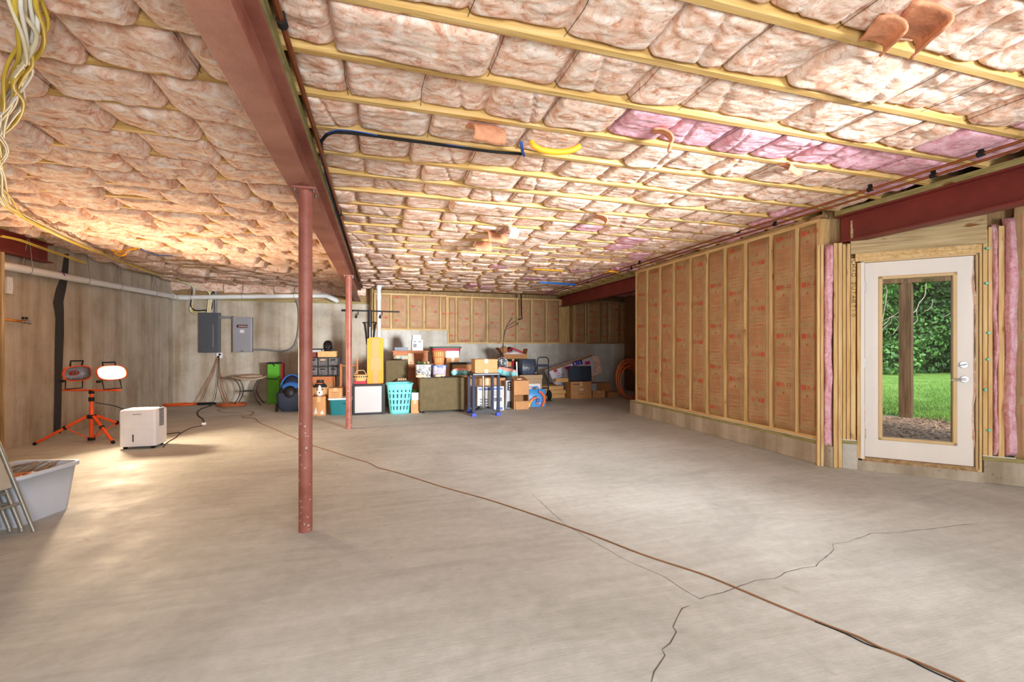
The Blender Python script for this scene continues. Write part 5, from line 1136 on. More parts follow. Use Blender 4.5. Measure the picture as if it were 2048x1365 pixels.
# -- red bin on a chest, frame, label box
Y = 10.3; b7 = carton('plain brown chest box under the red bin', 862, 925, 727, 800, Y, .45, 'carton_dark', name='storage_chest', cat='chest', tape=False, z0=0)
xc, W, z0, h = bb(864, 922, 694, 727, Y); t = thing('red_bin', 'red plastic bin with a dark green lid', 'bin', (xc, Y + .22, top(b7))); hh = zat(893, 694, Y) - top(b7)
MB().rings([rr(W * .86, .34, .04, 0), rr(W, .42, .05, hh - .02)]).build('body', 'red_bin', t); MB().rings([rr(W * 1.05, .46, .05, hh - .03), rr(W * 1.08, .47, .05, hh - .01), rr(W * 1.03, .45, .05, hh)]).build('lid', 'green_lid', t)
MB().box(-W * .12, W * .12, -.225, -.2, hh * .6, hh * .7).build('handle', 'red_bin', t)
Y = 9.85; b8 = carton('tall tan box with a white paper in front of the red bin', 893, 918, 716, 800, Y, .3, z0=0); tag(MB().box(b8.location.x - .16, b8.location.x + .14, Y + .01, Y + .03, top(b8), top(b8) + .15).build('paper_sheet', 'paper'), 'white glossy paper propped on the tall tan box', 'paper')
Y = 9.73; xc, W, z0, h = bb(900, 952, 725, 800, Y); h += z0; t = thing('picture_frame', 'large black picture frame behind the pillow', 'picture frame', (xc, Y + .03, 0))
MB().box(-W / 2 + .05, W / 2 - .05, -.005, .02, .05, h - .05).build('picture', 'carton', t)
for a, b, e, f in ((-W / 2, -W / 2 + .05, 0, h), (W / 2 - .05, W / 2, 0, h), (-W / 2 + .05, W / 2 - .05, 0, .05), (-W / 2 + .05, W / 2 - .05, h - .05, h)): MB().box(a, b, -.02, .025, e, f).build('frame_bar', 'black', t, bev=.004)
# -- black stool with box on it
Y = fy(972, 833); xc, W, z0, h = bb(945, 1000, 747, 833, Y); h += z0; t = thing('step_stool', 'black square stool with blue feet and a chrome column', 'stool', (xc, Y + W / 2, 0)); a = W / 2
MB().box(-a, a, -a, a, h - .045, h).build('seat', 'black', t, bev=.012)
MB().box(-a * .95, a * .95, -a - .004, -a, h - .032, h - .008).build('edge_band', 'slate', t)
for sx in (-1, 1):
    for sy in (-1, 1):
        lg = MB().add([(sx * a, sy * a, 0), (sx * (a - .055), sy * a, 0), (sx * (a - .055), sy * (a - .055), 0), (sx * a, sy * (a - .055), 0), (sx * a, sy * a, h - .045), (sx * (a - .05), sy * a, h - .045), (sx * (a - .05), sy * (a - .05), h - .045), (sx * a, sy * (a - .05), h - .045)], [(0, 1, 2, 3), (4, 5, 6, 7), (0, 1, 5, 4), (1, 2, 6, 5), (2, 3, 7, 6), (3, 0, 4, 7)]).build('leg', 'navy', t)
        MB().cbox(sx * (a - .03), sy * (a - .03), .03, .08, .08, .06).build('foot', 'stool_blue', lg, bev=.006)
for sy in (-1, 1): MB().prism([(-a + .05, .05), (a - .05, .05), (a - .05, .1), (0, .13), (-a + .05, .1)], sy * (a - .03) - .012, sy * (a - .03) + .012).build('stretcher', 'black', t)
MB().cyl((0, 0, .1), (0, 0, h - .045), .022, None, 14).build('column', 'chrome', t)
for s_ in (-1, 1): MB().tube([(s_ * a * .85, a * .8 * s_ * .0 - a * .6, .08), (0, 0, .12)], .012, 8).build('strut', 'steel', t)
bx = carton('tan taped cardboard box on the black stool', 950, 995, 719, 747, Y + .05, .36, z0=h + .001); MB().box(-.03, .03, -.182, -.1805, bx['h'] * 0, bx['h'] * .25).build('tape', 'tape', bx)
for x_, lab in ((-.20, 'silver bauble nearer the suitcase on the black stool'), (-.12, 'silver bauble touching the box on the black stool')):
    o = MB().ball(0, 0, .026, .026).build('bauble', 'chrome'); o.location = (t.location.x + x_, t.location.y + W / 2 - .035, h); tag(o, lab, 'bauble', 'silver baubles on the stool')
# -- cartons behind the stool
Y = fy(982, 822); b9 = carton('white appliance carton with blue stripe behind the stool', 955, 1008, 774, 822, Y, .3, 'paper', tape=False); w_ = b9['w']; hh = b9['h']
m = MB(); m.box(-w_ * .47, w_ * .45, -.1515, -.1505, hh * .86, hh * .95, 0); m.box(w_ * .2, w_ * .45, -.1515, -.1505, hh * .03, hh * .13, 0)
for k in range(4): m.box(w_ * .08, w_ * .42, -.1515, -.1505, hh * (.62 + .05 * k), hh * (.64 + .05 * k), 1); m.box(-w_ * .42, -w_ * .1, -.1515, -.1505, hh * (.12 + .11 * k), hh * (.18 + .11 * k), 1)
m.box(w_ * .12, w_ * .42, -.1515, -.1505, hh * .38, hh * .54, 2); m.build('printing', ['blue_lid', 'slate', 'panel_dark'], b9); b9.children[-1]['kind'] = 'stuff'
b10 = carton('tan carton between stool and desk fan', 938, 1011, 757, 812, 9.27, .42, z0=0)
bolster('neck_pillow', 'aqua and coral pillow on the tan carton right of the stool', 994, 1034, 737, 761, 9.12, -.03, .09).location.z = top(b10) + .0
# desk fan
Y = 9.5; x_ = P(1004, 730, Y=Y).x; t = thing('desk_fan', 'round silver wire-caged desk fan behind the stool box', 'fan', (x_, Y, top(b10))); zc_ = zat(1004, 727, Y) - top(b10)
MB().lathe([(.10, 0), (.09, .02), (.02, .03)], 0, 0, 18).build('base', 'blackmetal', t); MB().cyl((0, 0, .02), (0, 0, zc_), .014, None, 8).build('neck', 'blackmetal', t); MB().cyl((0, .08, zc_), (0, -.02, zc_), .05, .04, 14).build('motor', 'blackmetal', t)
for k, (r_, y_) in enumerate(((.125, -.03), (.125, .03), (.08, -.05), (.04, -.055))): MB().tube([(r_ * math.cos(2 * math.pi * i / 24), y_, zc_ + r_ * math.sin(2 * math.pi * i / 24)) for i in range(24)], .004, 5, 0, True).build('cage_ring', 'chrome', t)
for i in range(12): a_ = math.pi * 2 * i / 12; MB().tube([(.03 * math.cos(a_), -.055, zc_ + .03 * math.sin(a_)), (.08 * math.cos(a_), -.05, zc_ + .08 * math.sin(a_)), (.125 * math.cos(a_), -.03, zc_ + .125 * math.sin(a_)), (.125 * math.cos(a_), .03, zc_ + .125 * math.sin(a_))], .0025, 4).build('cage_wire', 'chrome', t)
for i in range(3): a_ = 2.1 * i; MB().add([(.02 * math.cos(a_), 0, zc_ + .02 * math.sin(a_)), (.1 * math.cos(a_ - .4), -.015, zc_ + .1 * math.sin(a_ - .4)), (.11 * math.cos(a_ + .3), .015, zc_ + .11 * math.sin(a_ + .3))], [(0, 1, 2)]).build('blade', 'slate', t)
# -- tower heater
Y = fy(1019, 817); xc, W, z0, h = bb(1011, 1028, 762, 817, Y); h += z0; t = thing('tower_heater', 'slim pale grey tower heater with dark control strip', 'heater', (xc, Y + .09, 0))
MB().rings([rr(W * 1.0, .17, .03, 0), rr(W * .98, .16, .03, .03), rr(W * .84, .14, .03, h * .5), rr(W * .86, .14, .03, h)]).build('body', 'greytower', t); MB().box(-W * .24, W * .24, -.082, -.068, h * .64, h * .97).build('control_strip', 'black_gloss', t, bev=.008)
for z_ in (.7, .79, .88): MB().cyl((0, -.083, h * z_), (0, -.087, h * z_), .016, None, 14).build('dial', 'greytower', t)
MB().prism([(-W * .36, .01), (W * .36, .01), (W * .22, h * .25), (-W * .22, h * .25)], -.09, -.06).build('grille', 'blackmetal', t)
# -- open cardboard cabinet
Y = fy(1043, 819); xc, W, z0, h = bb(1028, 1058, 762, 819, Y); h += z0; t = thing('open_carton', 'tall open-fronted cardboard carton holding small packets', 'carton', (xc, Y + .15, 0)); a = W / 2
zo0, zo1 = h * .28, h * .5
MB().box(-a, a, -.14, .14, 0, .01).build('base', 'carton', t); MB().box(-a, -a + .01, -.14, .14, .01, h).build('side', 'carton_dark', t); MB().box(a - .01, a, -.14, .14, .01, h).build('side', 'carton', t); MB().box(-a, a, .13, .14, .01, h).build('back', 'carton_dark', t)
MB().box(-a + .01, a - .01, -.14, -.13, zo1, h).build('front', 'carton', t); MB().box(-a + .01, a - .01, -.14, -.13, .01, zo0).build('front', 'carton', t); MB().box(-a + .03, a - .02, -.17, -.142, .0, zo0 * .9).build('flap', 'carton', t)
MB().add([(-a, -.14, h), (a, -.14, h), (a - .03, .14, h + .07), (-a + .02, .14, h + .07)], [(0, 1, 2, 3)]).build('top_flap', 'carton_dark', t)
MB().box(-a * .4, a * .2, -.06, -.02, h + .02, h + .035).build('paper_scrap', 'paper', t)
# -- shopping bag
Y = fy(1075, 814); xc, W, z0, h = bb(1056, 1092, 780, 814, Y); h += z0; t = thing('shopping_bag', 'bright blue and orange supermarket shopping bag on the floor', 'bag', (xc, Y + .09, 0)); a = W / 2
MB().rings([rr(W * 1.02, .18, .03, 0), rr(W * 1.04, .2, .04, h * .4), rr(W * 1.0, .17, .04, h * .8), rr(W * .96, .10, .03, h)]).build('body', 'bag_blue', t)
def wave(pts, mat, y): MB().flat([(x * a, y, z * h) for x, z in pts]).build('printed_wave', mat, t)
M('bag_red', (206, 50, 24), .35); M('bag_yellow', (250, 200, 60), .35)
wave([(-1, .0), (-1, .34), (-.45, .60), (-.05, .66), (-.1, .46), (-.45, .38), (-.7, .18), (-.72, .0)], 'bag_dark', -.1065)
wave([(-1, .0), (-1, .28), (-.5, .54), (-.1, .58), (-.12, .48), (-.45, .42), (-.75, .2), (-.78, .0)], 'bag_orange', -.1075)
wave([(-.98, .0), (-.98, .14), (-.6, .40), (-.2, .50), (-.45, .43), (-.75, .2), (-.8, .0)], 'bag_yellow', -.1085)
wave([(.15, .97), (.5, .92), (.9, .68), (.95, .3), (.72, .0), (.36, .0), (.6, .35), (.55, .6), (.35, .75), (.12, .82)], 'bag_dark', -.1065)
wave([(.2, .95), (.5, .89), (.85, .66), (.90, .3), (.68, .0), (.44, .0), (.68, .35), (.62, .6), (.4, .78), (.18, .86)], 'bag_orange', -.1075)
wave([(.25, .92), (.5, .86), (.75, .66), (.8, .32), (.6, .03), (.5, .03), (.7, .35), (.66, .6), (.42, .8), (.22, .88)], 'bag_red', -.1085)
MB().box(-a * .2, a * .28, -.1105, -.106, h * .12, h * .52).build('logo_border', 'bag_orange', t); lg = MB().box(-a * .17, a * .25, -.1125, -.1100, h * .14, h * .5).build('logo_panel', 'bag_dark', t)
m = MB(); m.prism([(-a * .08, h * .3), (a * .02, h * .46), (a * .16, h * .46), (a * .16, h * .3)], -.1135, -.1125, 1); m.text('ALDI', .05, Matrix.Translation((-a * .13, -.1135, h * .18)) @ Matrix.Rotation(R(90), 4, 'X'), 0); m.build('logo', ['white', 'pex_blue'], lg)
for k in (-1, 1): MB().tube([(-a * .4, k * .03, h), (-a * .3, k * .03, h + .05), (a * .2, k * .03, h + .06), (a * .35, k * .03, h)], .007, 6).build('strap', 'pex_blue', t)
# -- canvas chest, framed photo, black bag
Y = 9.55; b11 = carton('beige canvas storage chest under the black duffel', 1040, 1084, 750, 808, Y, .38, 'canvas', name='canvas_chest', cat='chest', tape=False, lid=False, z0=0)
MB().box(-b11['w'] / 2 - .01, b11['w'] / 2 + .01, -.2, .2, b11['h'] - .1, b11['h'] - .004).build('lid', 'canvas', b11, bev=.01)
Y = 9.38; xc, W, z0, h = bb(1056, 1081, 768, 808, Y); h += z0; t = thing('photo_frame', 'cream photo frame behind the supermarket bag', 'picture frame', (xc, Y + .02, 0))
MB().box(-W / 2, W / 2, -.015, .015, 0, h).build('frame', 'paper', t, bev=.004); MB().box(-W * .1, W * .2, -.018, -.014, h * .62, h * .86).build('photograph', 'panel_dark', t)
Y = 9.62; xc, W, z0, h = bb(1041, 1073, 719, 750, Y); zt = top(b11); hh = zat(1057, 719, Y) - zt; t = thing('duffel_bag', 'black shiny duffel bag standing on the canvas chest', 'bag', (xc, Y + .12, zt))
MB().rings([rr(W * .84, .22, .05, 0), rr(W * .96, .26, .06, hh * .3), rr(W * .98, .24, .06, hh * .7), rr(W * .9, .14, .05, hh)]).build('body', M('shiny_black', (52, 60, 76), .3, 0, .3, 7, .012, 12), t); MB().tube([(-W * .5, -.08, .05), (-W * .52, -.1, hh * .5), (-W * .46, -.08, hh)], .016, 6).build('strap', 'black', t); MB().tube([(W * .48, -.08, .05), (W * .52, -.1, hh * .5), (W * .44, -.06, hh)], .016, 6).build('strap', 'black', t); MB().box(-W * .3, W * .42, -.135, -.11, hh * .5, hh * .56).build('flap_edge', 'black', t)
# -- hand truck
Y = 9.95; u0, u1 = 1075, 1097; x0, x1 = P(u0, 740, Y=Y).x, P(u1, 740, Y=Y).x; zt = zat(1086, 715, Y); t = thing('hand_truck', 'black two-wheeled hand truck beside the wall', 'hand truck', ((x0 + x1) / 2, Y, 0)); a = (x1 - x0) / 2
MB().tube([(-a, 0, .05), (-a, 0, zt - .07), (-a + .02, 0, zt - .02), (-a + .07, 0, zt), (a - .07, 0, zt), (a - .02, 0, zt - .02), (a, 0, zt - .07), (a, 0, .05)], .014, 10).build('frame', 'blackmetal', t)
MB().box(-a, a, -.012, .012, zat(1086, 734, Y), zat(1086, 729, Y)).build('cross_plate', 'navy', t); MB().box(-a, a, -.012, .012, .28, .32).build('cross_plate', 'blackmetal', t); MB().box(-a - .02, a + .02, -.2, .01, .015, .025).build('toe_plate', 'blackmetal', t)
for s_ in (-1, 1):
    o = MB().lathe([(.03, -.03), (.10, -.028), (.115, -.01), (.115, .01), (.10, .028), (.03, .03)], 0, 0, 22).build('wheel', 'rubber', t); o.rotation_euler = (0, R(90), 0); o.location = (s_ * (a + .06), .1, .115); MB().cyl((0, 0, -.034), (0, 0, .034), .035, None, 12).build('hub', 'steel', o)
    MB().tube([(s_ * a, 0, .3), (s_ * a * .9, .1, .115)], .01, 8).build('axle_strut', 'blackmetal', t)
MB().cyl((-a - .05, .1, .115), (a + .05, .1, .115), .009, None, 8).build('axle', 'steel', t)
MB().tube([(-a - .14, -.1, .34), (-a - .12, -.1, .4), (-a + .02, -.02, .4), (-a + .02, -.02, .06)], .011, 8).build('stair_bracket', 'blackmetal', t) if False else None
# -- dark crate, green tote, open box with clothes
b12 = carton('black crate behind the canvas chest', 1010, 1040, 734, 806, 10.0, .28, 'black', name='plastic_crate', cat='crate', tape=False, z0=0)
t = thing('toy_figure', 'small red toy with yellow head on the black crate', 'toy', (P(1027, 730, Y=10.05).x, 10.08, top(b12))); MB().lathe([(.05, 0), (.035, .06), (.05, .1), (.03, .13)], 0, 0, 12).build('body', 'red_bin', t); MB().ball(0, 0, .155, .03).build('head', 'tape', t)
carton('tiny tan box on the black crate', 1014, 1023, 724, 734, 10.05, .1, z0=top(b12) + .001, tape=False)
Y = 9.32; x_ = P(1035.5, 735, Y=Y).x; t = tag(MB().tube([(x_, Y, 0), (x_ - .02, Y + .02, zat(1035, 724, Y))], .017, 10).build('white_pole', 'pvc'), 'slim white pole standing before the black crate', 'pole')
b13 = carton('dark green tote under the open clothes box', 1000, 1062, 719, 800, 10.35, .42, 'darkgreen', name='storage_tote', cat='tote', tape=False, z0=0)
xc, W, z0, h = bb(1008, 1054, 708, 719, 10.4); zt = top(b13) + .001; t = thing('open_box', 'open cardboard box overflowing with red and white clothes', 'box', (xc, 10.58, zt)); a = W / 2; hb = .12
for x0_, x1_, y0_, y1_ in ((-a, a, -.18, -.17), (-a, a, .17, .18), (-a, -a + .01, -.17, .17), (a - .01, a, -.17, .17)): MB().box(x0_, x1_, y0_, y1_, 0, hb).build('side', 'carton_dark', t)
MB().box(-a, a, -.18, .18, 0, .008).build('base', 'carton_dark', t)
for s_, up in ((-1, .16), (1, .13)): o = MB().add([(s_ * a, -.17, hb), (s_ * a, .17, hb), (s_ * (a + (.12 if s_ < 0 else .03)), .17, hb + up), (s_ * (a + (.12 if s_ < 0 else .03)), -.17, hb + up)], [(0, 1, 2, 3)]).build('flap', 'carton_dark', t); o.modifiers.new('t', 'SOLIDIFY').thickness = .008
G_ = np.zeros((12, 16, 3)); X_, Y_ = np.meshgrid(np.linspace(-.95, .95, 16), np.linspace(-.95, .95, 12)); G_[..., 0] = X_ * a; G_[..., 1] = Y_ * .16; G_[..., 2] = hb * .7 + (1 - X_ ** 2) * (1 - Y_ ** 2) * .13 + nf(X_ * 60, Y_ * 50) * .015
tag(MB().grid(G_).build('clothes', M('cloth_white', (222, 216, 218), .9, 0, .05), t), 'white cloth heaped in the box')
MB().tube(spline([(-a * .5, -.1, hb + .06), (-a * .2, -.05, hb + .14), (a * .2, -.08, hb + .1), (a * .7, -.1, hb + .04)]), .022, 8).build('red_trim', 'red_bin', t); MB().ball(-a * .35, 0, hb + .12, .09, .08, .06).build('dark_cap', 'black', t); MB().ball(-a * .85, 0, hb + .1, .1, .1, .1).build('brown_ball', 'carton_dark', t)
# -- lamp pole with three arms
Y = 10.2; f = lambda u, v: P(u, v, Y=Y); p0 = f(1006, 790); p0.z = 0; t = thing('floor_lamp', 'thin black pole stand with three bare curved arms', 'floor lamp', p0)
MB().lathe([(.11, 0), (.10, .015), (.02, .025)], 0, 0, 20).build('base', 'blackmetal', t); pk = f(1006, 689) - p0; MB().cyl((0, 0, .02), pk, .010, None, 8).build('pole', 'blackmetal', t); MB().ball(pk.x, pk.y, pk.z, .022, .022, .03).build('joint', 'chrome', t)
for us in ([(1006, 688), (1008, 672), (1011, 658), (1018, 651), (1030, 644)], [(1006, 688), (1009, 670), (1013, 659), (1022, 655), (1036, 647)], [(1006, 688), (1008, 670), (1012, 655), (1018, 645), (1024, 637)]):
    ar = MB().tube(spline([f(*u) - p0 for u in us]), .008, 6).build('arm', 'blackmetal', t); e_ = f(*us[-1]) - p0; MB().ball(e_.x, e_.y, e_.z, .014, .014, .014, 8, 6).build('socket', 'black', ar)
# -- lumber pile, insulation bag, monitor box
Y = fy(1104, 797)
for k, (z_, dx, lab) in enumerate(((0, 0, 'bottom pine board of the short pile by the wall'), (.1, .03, 'middle pine board of the short pile by the wall'), (.2, -.02, 'top pine board of the short pile by the wall'))):
    xa_, xb_ = P(1083, 790, Y=Y).x, P(1130, 790, Y=Y).x; tag(MB().box(xa_ + dx, xb_ + dx, Y + .02 * k, Y + .5, z_, z_ + .095).build('pine_board', 'pine', bev=.004), lab, 'board', 'pine boards piled by the wall')
Y = 10.75; z6 = lambda x, y: P(1000 + x / 6.827, 660 + y / 6.827, Y=Y)
poly = [z6(*a) for a in ((665, 560), (1250, 352), (1300, 500), (1290, 640), (1000, 760), (850, 800), (735, 730))]
p0 = z6(980, 760); p0.z = min(p.z for p in poly); t = thing('insulation_bundle', 'tilted plastic-wrapped bundle of pink insulation marked R13', 'insulation bundle', p0)
pl = [(p.x - p0.x, p.z - p0.z) for p in poly]
MB().prism(pl, 0, .36).build('wrap', 'bagwhite', t, bev=.03, seg=3)
pe = [z6(*a) for a in ((1240, 350), (1360, 356), (1390, 480), (1412, 590), (1290, 645), (1270, 500))]; MB().prism([(p.x - p0.x, p.z - p0.z) for p in pe], .03, .33).build('exposed_batt', 'insulation', t, bev=.03)
o = MB().tube([(pl[0][0], -.006, pl[0][1]), (pl[1][0], -.006, pl[1][1])], .022, 8).build('edge_strip', 'carton_dark', t)
e_x = Vector((poly[1].x - poly[0].x, 0, poly[1].z - poly[0].z)).normalized(); e_z = Vector((-e_x.z, 0, e_x.x)); zi = 20.5 * 0
def bagT(x, y, k=1.0): q_ = z6(x, y) - p0; ex, ez = e_x, e_z; rz_ = 12; ex2 = (Vector((math.cos(R(rz_)), 0, math.sin(R(rz_))))); ez2 = Vector((-ex2.z, 0, ex2.x)); return Matrix(((ex2.x, ez2.x, 0, q_.x), (0, 0, -1, -.033), (ex2.z, ez2.z, 0, q_.z), (0, 0, 0, 1)))
def bagrect(x, y, w_, h_, mat, nm='print_patch'): m = MB(); m.T = bagT(x, y); m.flat([(0, 0, 0), (w_, 0, 0), (w_, h_, 0), (0, h_, 0)]); return m.build(nm, mat, t)
bagrect(995, 500, .27, .115, 'bagblue'); bagrect(885, 545, .18, .08, 'bagmagenta'); bagrect(735, 580, .09, .06, 'red_bin'); bagrect(1160, 480, .14, .08, 'bagmagenta')
def btext(s_, x, y, sz, mat): m = MB(); T_ = bagT(x, y); m.text(s_, sz, T_ @ Matrix.Translation((0, 0, .003))); m.build('lettering', mat, t)
btext('R13', 1006, 494, .125, 'white'); btext('PINK', 757, 610, .055, 'bagmagenta'); btext('NEXT GEN', 770, 640, .045, 'ink'); btext('FIBERGLAS', 790, 668, .04, 'ink'); btext('R-13', 800, 775, .085, 'bagblue')
Y = fy(1156, 798); b14 = carton('plain tan cardboard box under the dark screen', 1142, 1183, 764, 798, Y, .38); m = MB()
w_, hh = b14['w'], b14['h']; MB().box(-.04, .06, -.1915, -.19, hh * .5, hh * .58).build('address_label', 'paper', b14); m.box(-w_ * .12, w_ * .1, -.1915, -.1905, hh * .26, hh * .28).box(-w_ * .4, -w_ * .08, -.1915, -.1905, hh * .84, hh * .88); m.build('printing', 'ink', b14); b14.children[-1]['kind'] = 'stuff'
zt = top(b14); Y2 = Y + .14; xc, W, z0, h = bb(1138, 1183, 733, 759, Y2); hh = zat(1160, 733, Y2) - zt; t = thing('monitor', 'dark flat screen leaning on the tan cardboard box', 'monitor', (xc, Y2, zt + .002)); t.rotation_euler = (R(-6), 0, 0)
MB().box(-W / 2, W / 2, -.02, .02, 0, hh).build('housing', 'black', t, bev=.006); MB().box(-W / 2 + .02, W / 2 - .02, -.0225, -.019, .02, hh - .02).build('screen', M('screen', (58, 66, 80), .12, 0, .05), t); MB().box(W / 2 - .005, W / 2 + .02, -.03, .03, 0, hh * .8).build('side_strip', 'pine', t)
for k in range(3):
    z_ = zt + .001 + k * .03; q_ = P(1110, 760, Y=Y + .06)
    tag(MB().box(q_.x + .02 * k, q_.x + .34 + .01 * k, Y + .03 + .02 * k, Y + .1 + .02 * k, z_, z_ + .027).build('wood_strip', 'pine', bev=.003), ('lowest', 'middle', 'topmost')[k] + ' rough wood strip across the tan box beside the screen', 'wood strip', 'wood strips on the tan box')
Y = fy(1215, 796); b15 = carton('low tan carton right of the screen box', 1186, 1210, 782, 796, Y, .3); carton('grey box with small packets on the low carton', 1184, 1193, 768, 782, Y + .02, .12, 'silver_box', z0=top(b15) + .001, tape=False)
for k, (u0, u1, lab) in enumerate(((1213, 1236, 'bottom brown plank of the stack near the coil'), (1212, 1234, 'second brown plank of the stack near the coil'), (1214, 1236, 'third brown plank of the stack near the coil'), (1193, 1232, 'top brown plank of the stack near the coil'))):
    xa_, xb_ = P(u0, 790, Y=Y + .1).x, P(u1, 790, Y=Y + .1).x; z_ = k * .045; tag(MB().box(xa_, xb_, Y + .33 * (k == 3) + .02, Y + .30 + .33 * (k == 3), z_ if k < 3 else 0, z_ + .043 if k < 3 else .34).build('brown_plank', 'carton_dark', bev=.003), lab if k < 3 else 'tan upright panel behind the brown plank stack', 'plank' if k < 3 else 'panel')
# -- orange conduit coil and boards in the alcove
Y = 9.6; xc, W, z0, h = bb(1228, 1282, 718, 795, Y); r0 = .48; t = thing('conduit_coil', 'big coil of orange flexible conduit standing in the alcove', 'coil', (xc + .08, Y, 0)); rnd = random.Random(8)
for k in range(9):
    rk = r0 - .014 * k; m = MB(); off = rnd.uniform(-.10, .10); sx = rnd.uniform(.66, .8)
    m.tube([(rk * sx * math.cos(2 * math.pi * i / 40), off + .2 * (r0 + rk * math.sin(2 * math.pi * i / 40)) * .5, .015 + rk + rnd.uniform(0, .0) + rk * math.sin(2 * math.pi * i / 40)) for i in range(40)], .0125, 8, 0, True); m.build('loop', 'conduit_orange', t)
for k in range(5):
    x_ = 6.55 - .05 * k; y_ = 10.3 - .32 * k; tag(MB().add([(x_ - .05, y_, 0), (x_ + .0, y_, 0), (x_ + .0, y_ + .25, 0), (x_ - .05, y_ + .25, 0), (XA - .07, y_ + .05, 2.5 - .1 * k), (XA - .02, y_ + .05, 2.5 - .1 * k), (XA - .02, y_ + .3, 2.5 - .1 * k), (XA - .07, y_ + .3, 2.5 - .1 * k)], [(0, 3, 2, 1), (4, 5, 6, 7), (0, 1, 5, 4), (1, 2, 6, 5), (2, 3, 7, 6), (3, 0, 4, 7)]).build('leaning_board', 'boards_dark'), 'dark board leaning in the alcove, %s from the back wall' % ('first', 'second', 'third', 'fourth', 'fifth')[k], 'board', 'boards leaning in the alcove')
# ================================================================ outside the door
def mat_lawn():
    m, N, L, b = newmat('lawn_green'); v = mapping(N, L, (1, 1, 1))
    k = ramp(N, L, noise(N, L, v, 1.2, 5, .6), [(.3, c(98, 150, 52)), (.5, c(130, 178, 74)), (.7, c(160, 200, 100))]); k2 = ramp(N, L, noise(N, L, v, 40, 4, .7), [(.3, c(170, 170, 170)), (.7, (1, 1, 1, 1))])
    L.new(mixc(N, L, .8, k, k2, 'MULTIPLY'), b.inputs['Base Color']); b.inputs['Roughness'].default_value = .9; bumpn(N, L, noise(N, L, v, 60, 5, .8), b, .8, .03)
mat_lawn()
M('mulch', (104, 82, 66), .95, 0, .35, 22, .03, 30, rgb2=(150, 124, 104))
GZ = .04
lawn = struct(MB().flat([(4.9, 3.7, GZ - .01), (60, 3.7, GZ - .01), (60, 7.35, GZ - .01), (4.9, 7.35, GZ - .01)]).flat([(7.2, 7.35, GZ - .01), (60, 7.35, GZ - .01), (60, 60, GZ + .3), (7.2, 60, GZ + .3)]).flat([(7.3, -40, GZ - .01), (60, -40, GZ - .01), (60, 3.7, GZ - .01), (7.3, 3.7, GZ - .01)]).build('lawn', 'lawn_green'), 'green mown lawn seen through the door glass')
mp_ = [P(u, v, Z=GZ) for u, v in ((1700, 825), (1763, 832), (1835, 838), (1904, 848), (1990, 860))]
pts = [Vector((5.0, 3.75, 0)), Vector((4.95, 7.2, 0)), Vector((7.2, 7.25, 0))] + mp_ + [Vector((10.5, 2.5, 0)), Vector((7.3, 1.0, 0))]
mu_ = struct(MB().flat([(p.x, p.y, GZ + .012) for p in pts]).build('mulch_bed', 'mulch'), 'brown mulch strip outside the door')
ch = MB(); rnd = random.Random(12)
for i in range(2600):
    u, v = rnd.uniform(1740, 1925), rnd.uniform(836, 905); p = P(u, v, Z=GZ + .015); a = rnd.uniform(0, 3.14); l_, w_ = rnd.uniform(.02, .06), rnd.uniform(.006, .014); d = Vector((math.cos(a), math.sin(a), rnd.uniform(-.1, .3))) * l_; s_ = Vector((-math.sin(a), math.cos(a), 0)) * w_
    ch.add([p - d - s_, p + d - s_, p + d + s_ + Vector((0, 0, .004)), p - d + s_], [(0, 1, 2, 3)])
M('mulch_chip', (146, 116, 92), .95, 0, .4, 15)
tag(ch.build('mulch_chips', 'mulch_chip', mu_), None, kind='stuff')
gs = MB()
for i in range(9000):
    u, v = rnd.uniform(1750, 1920), 745 + 100 * rnd.random() ** .8; p = P(u, v, Z=GZ + .005)
    if v > 829 + (u - 1763) * .12: continue
    h_ = rnd.uniform(.03, .07); a = rnd.uniform(0, 3.14); s_ = Vector((math.cos(a), math.sin(a), 0)) * .006; gs.add([p - s_, p + s_, p + Vector((rnd.uniform(-.03, .03), rnd.uniform(-.03, .03), h_))], [(0, 1, 2)])
tag(gs.build('grass_blades', 'lawn_green', lawn), None, kind='stuff')
# deck post and beam
pb = P(1812, 836, Z=GZ); zb_ = P(1812, 567, Y=pb.y).z
t = thing('deck_post', 'weathered square wooden deck post outside the door', 'post', (pb.x, pb.y, GZ), 22)
MB().box(-.085, .085, -.085, .085, 0, zb_ - GZ).build('post', 'darkpost', t, bev=.006)
bd = Vector((math.cos(R(22 - 12)), math.sin(R(22 - 12)), 0)); bd = Vector((k7, -k7, 0))
m = MB(); wbox(m, (pb.x, pb.y, 0), tuple(bd), (k7, k7, 0), -3.5, 3.5, -.07, .07, zb_, zb_ + .24); tag(m.build('deck_beam', 'darkpost'), 'dark wooden deck beam across the top of the post', 'beam')
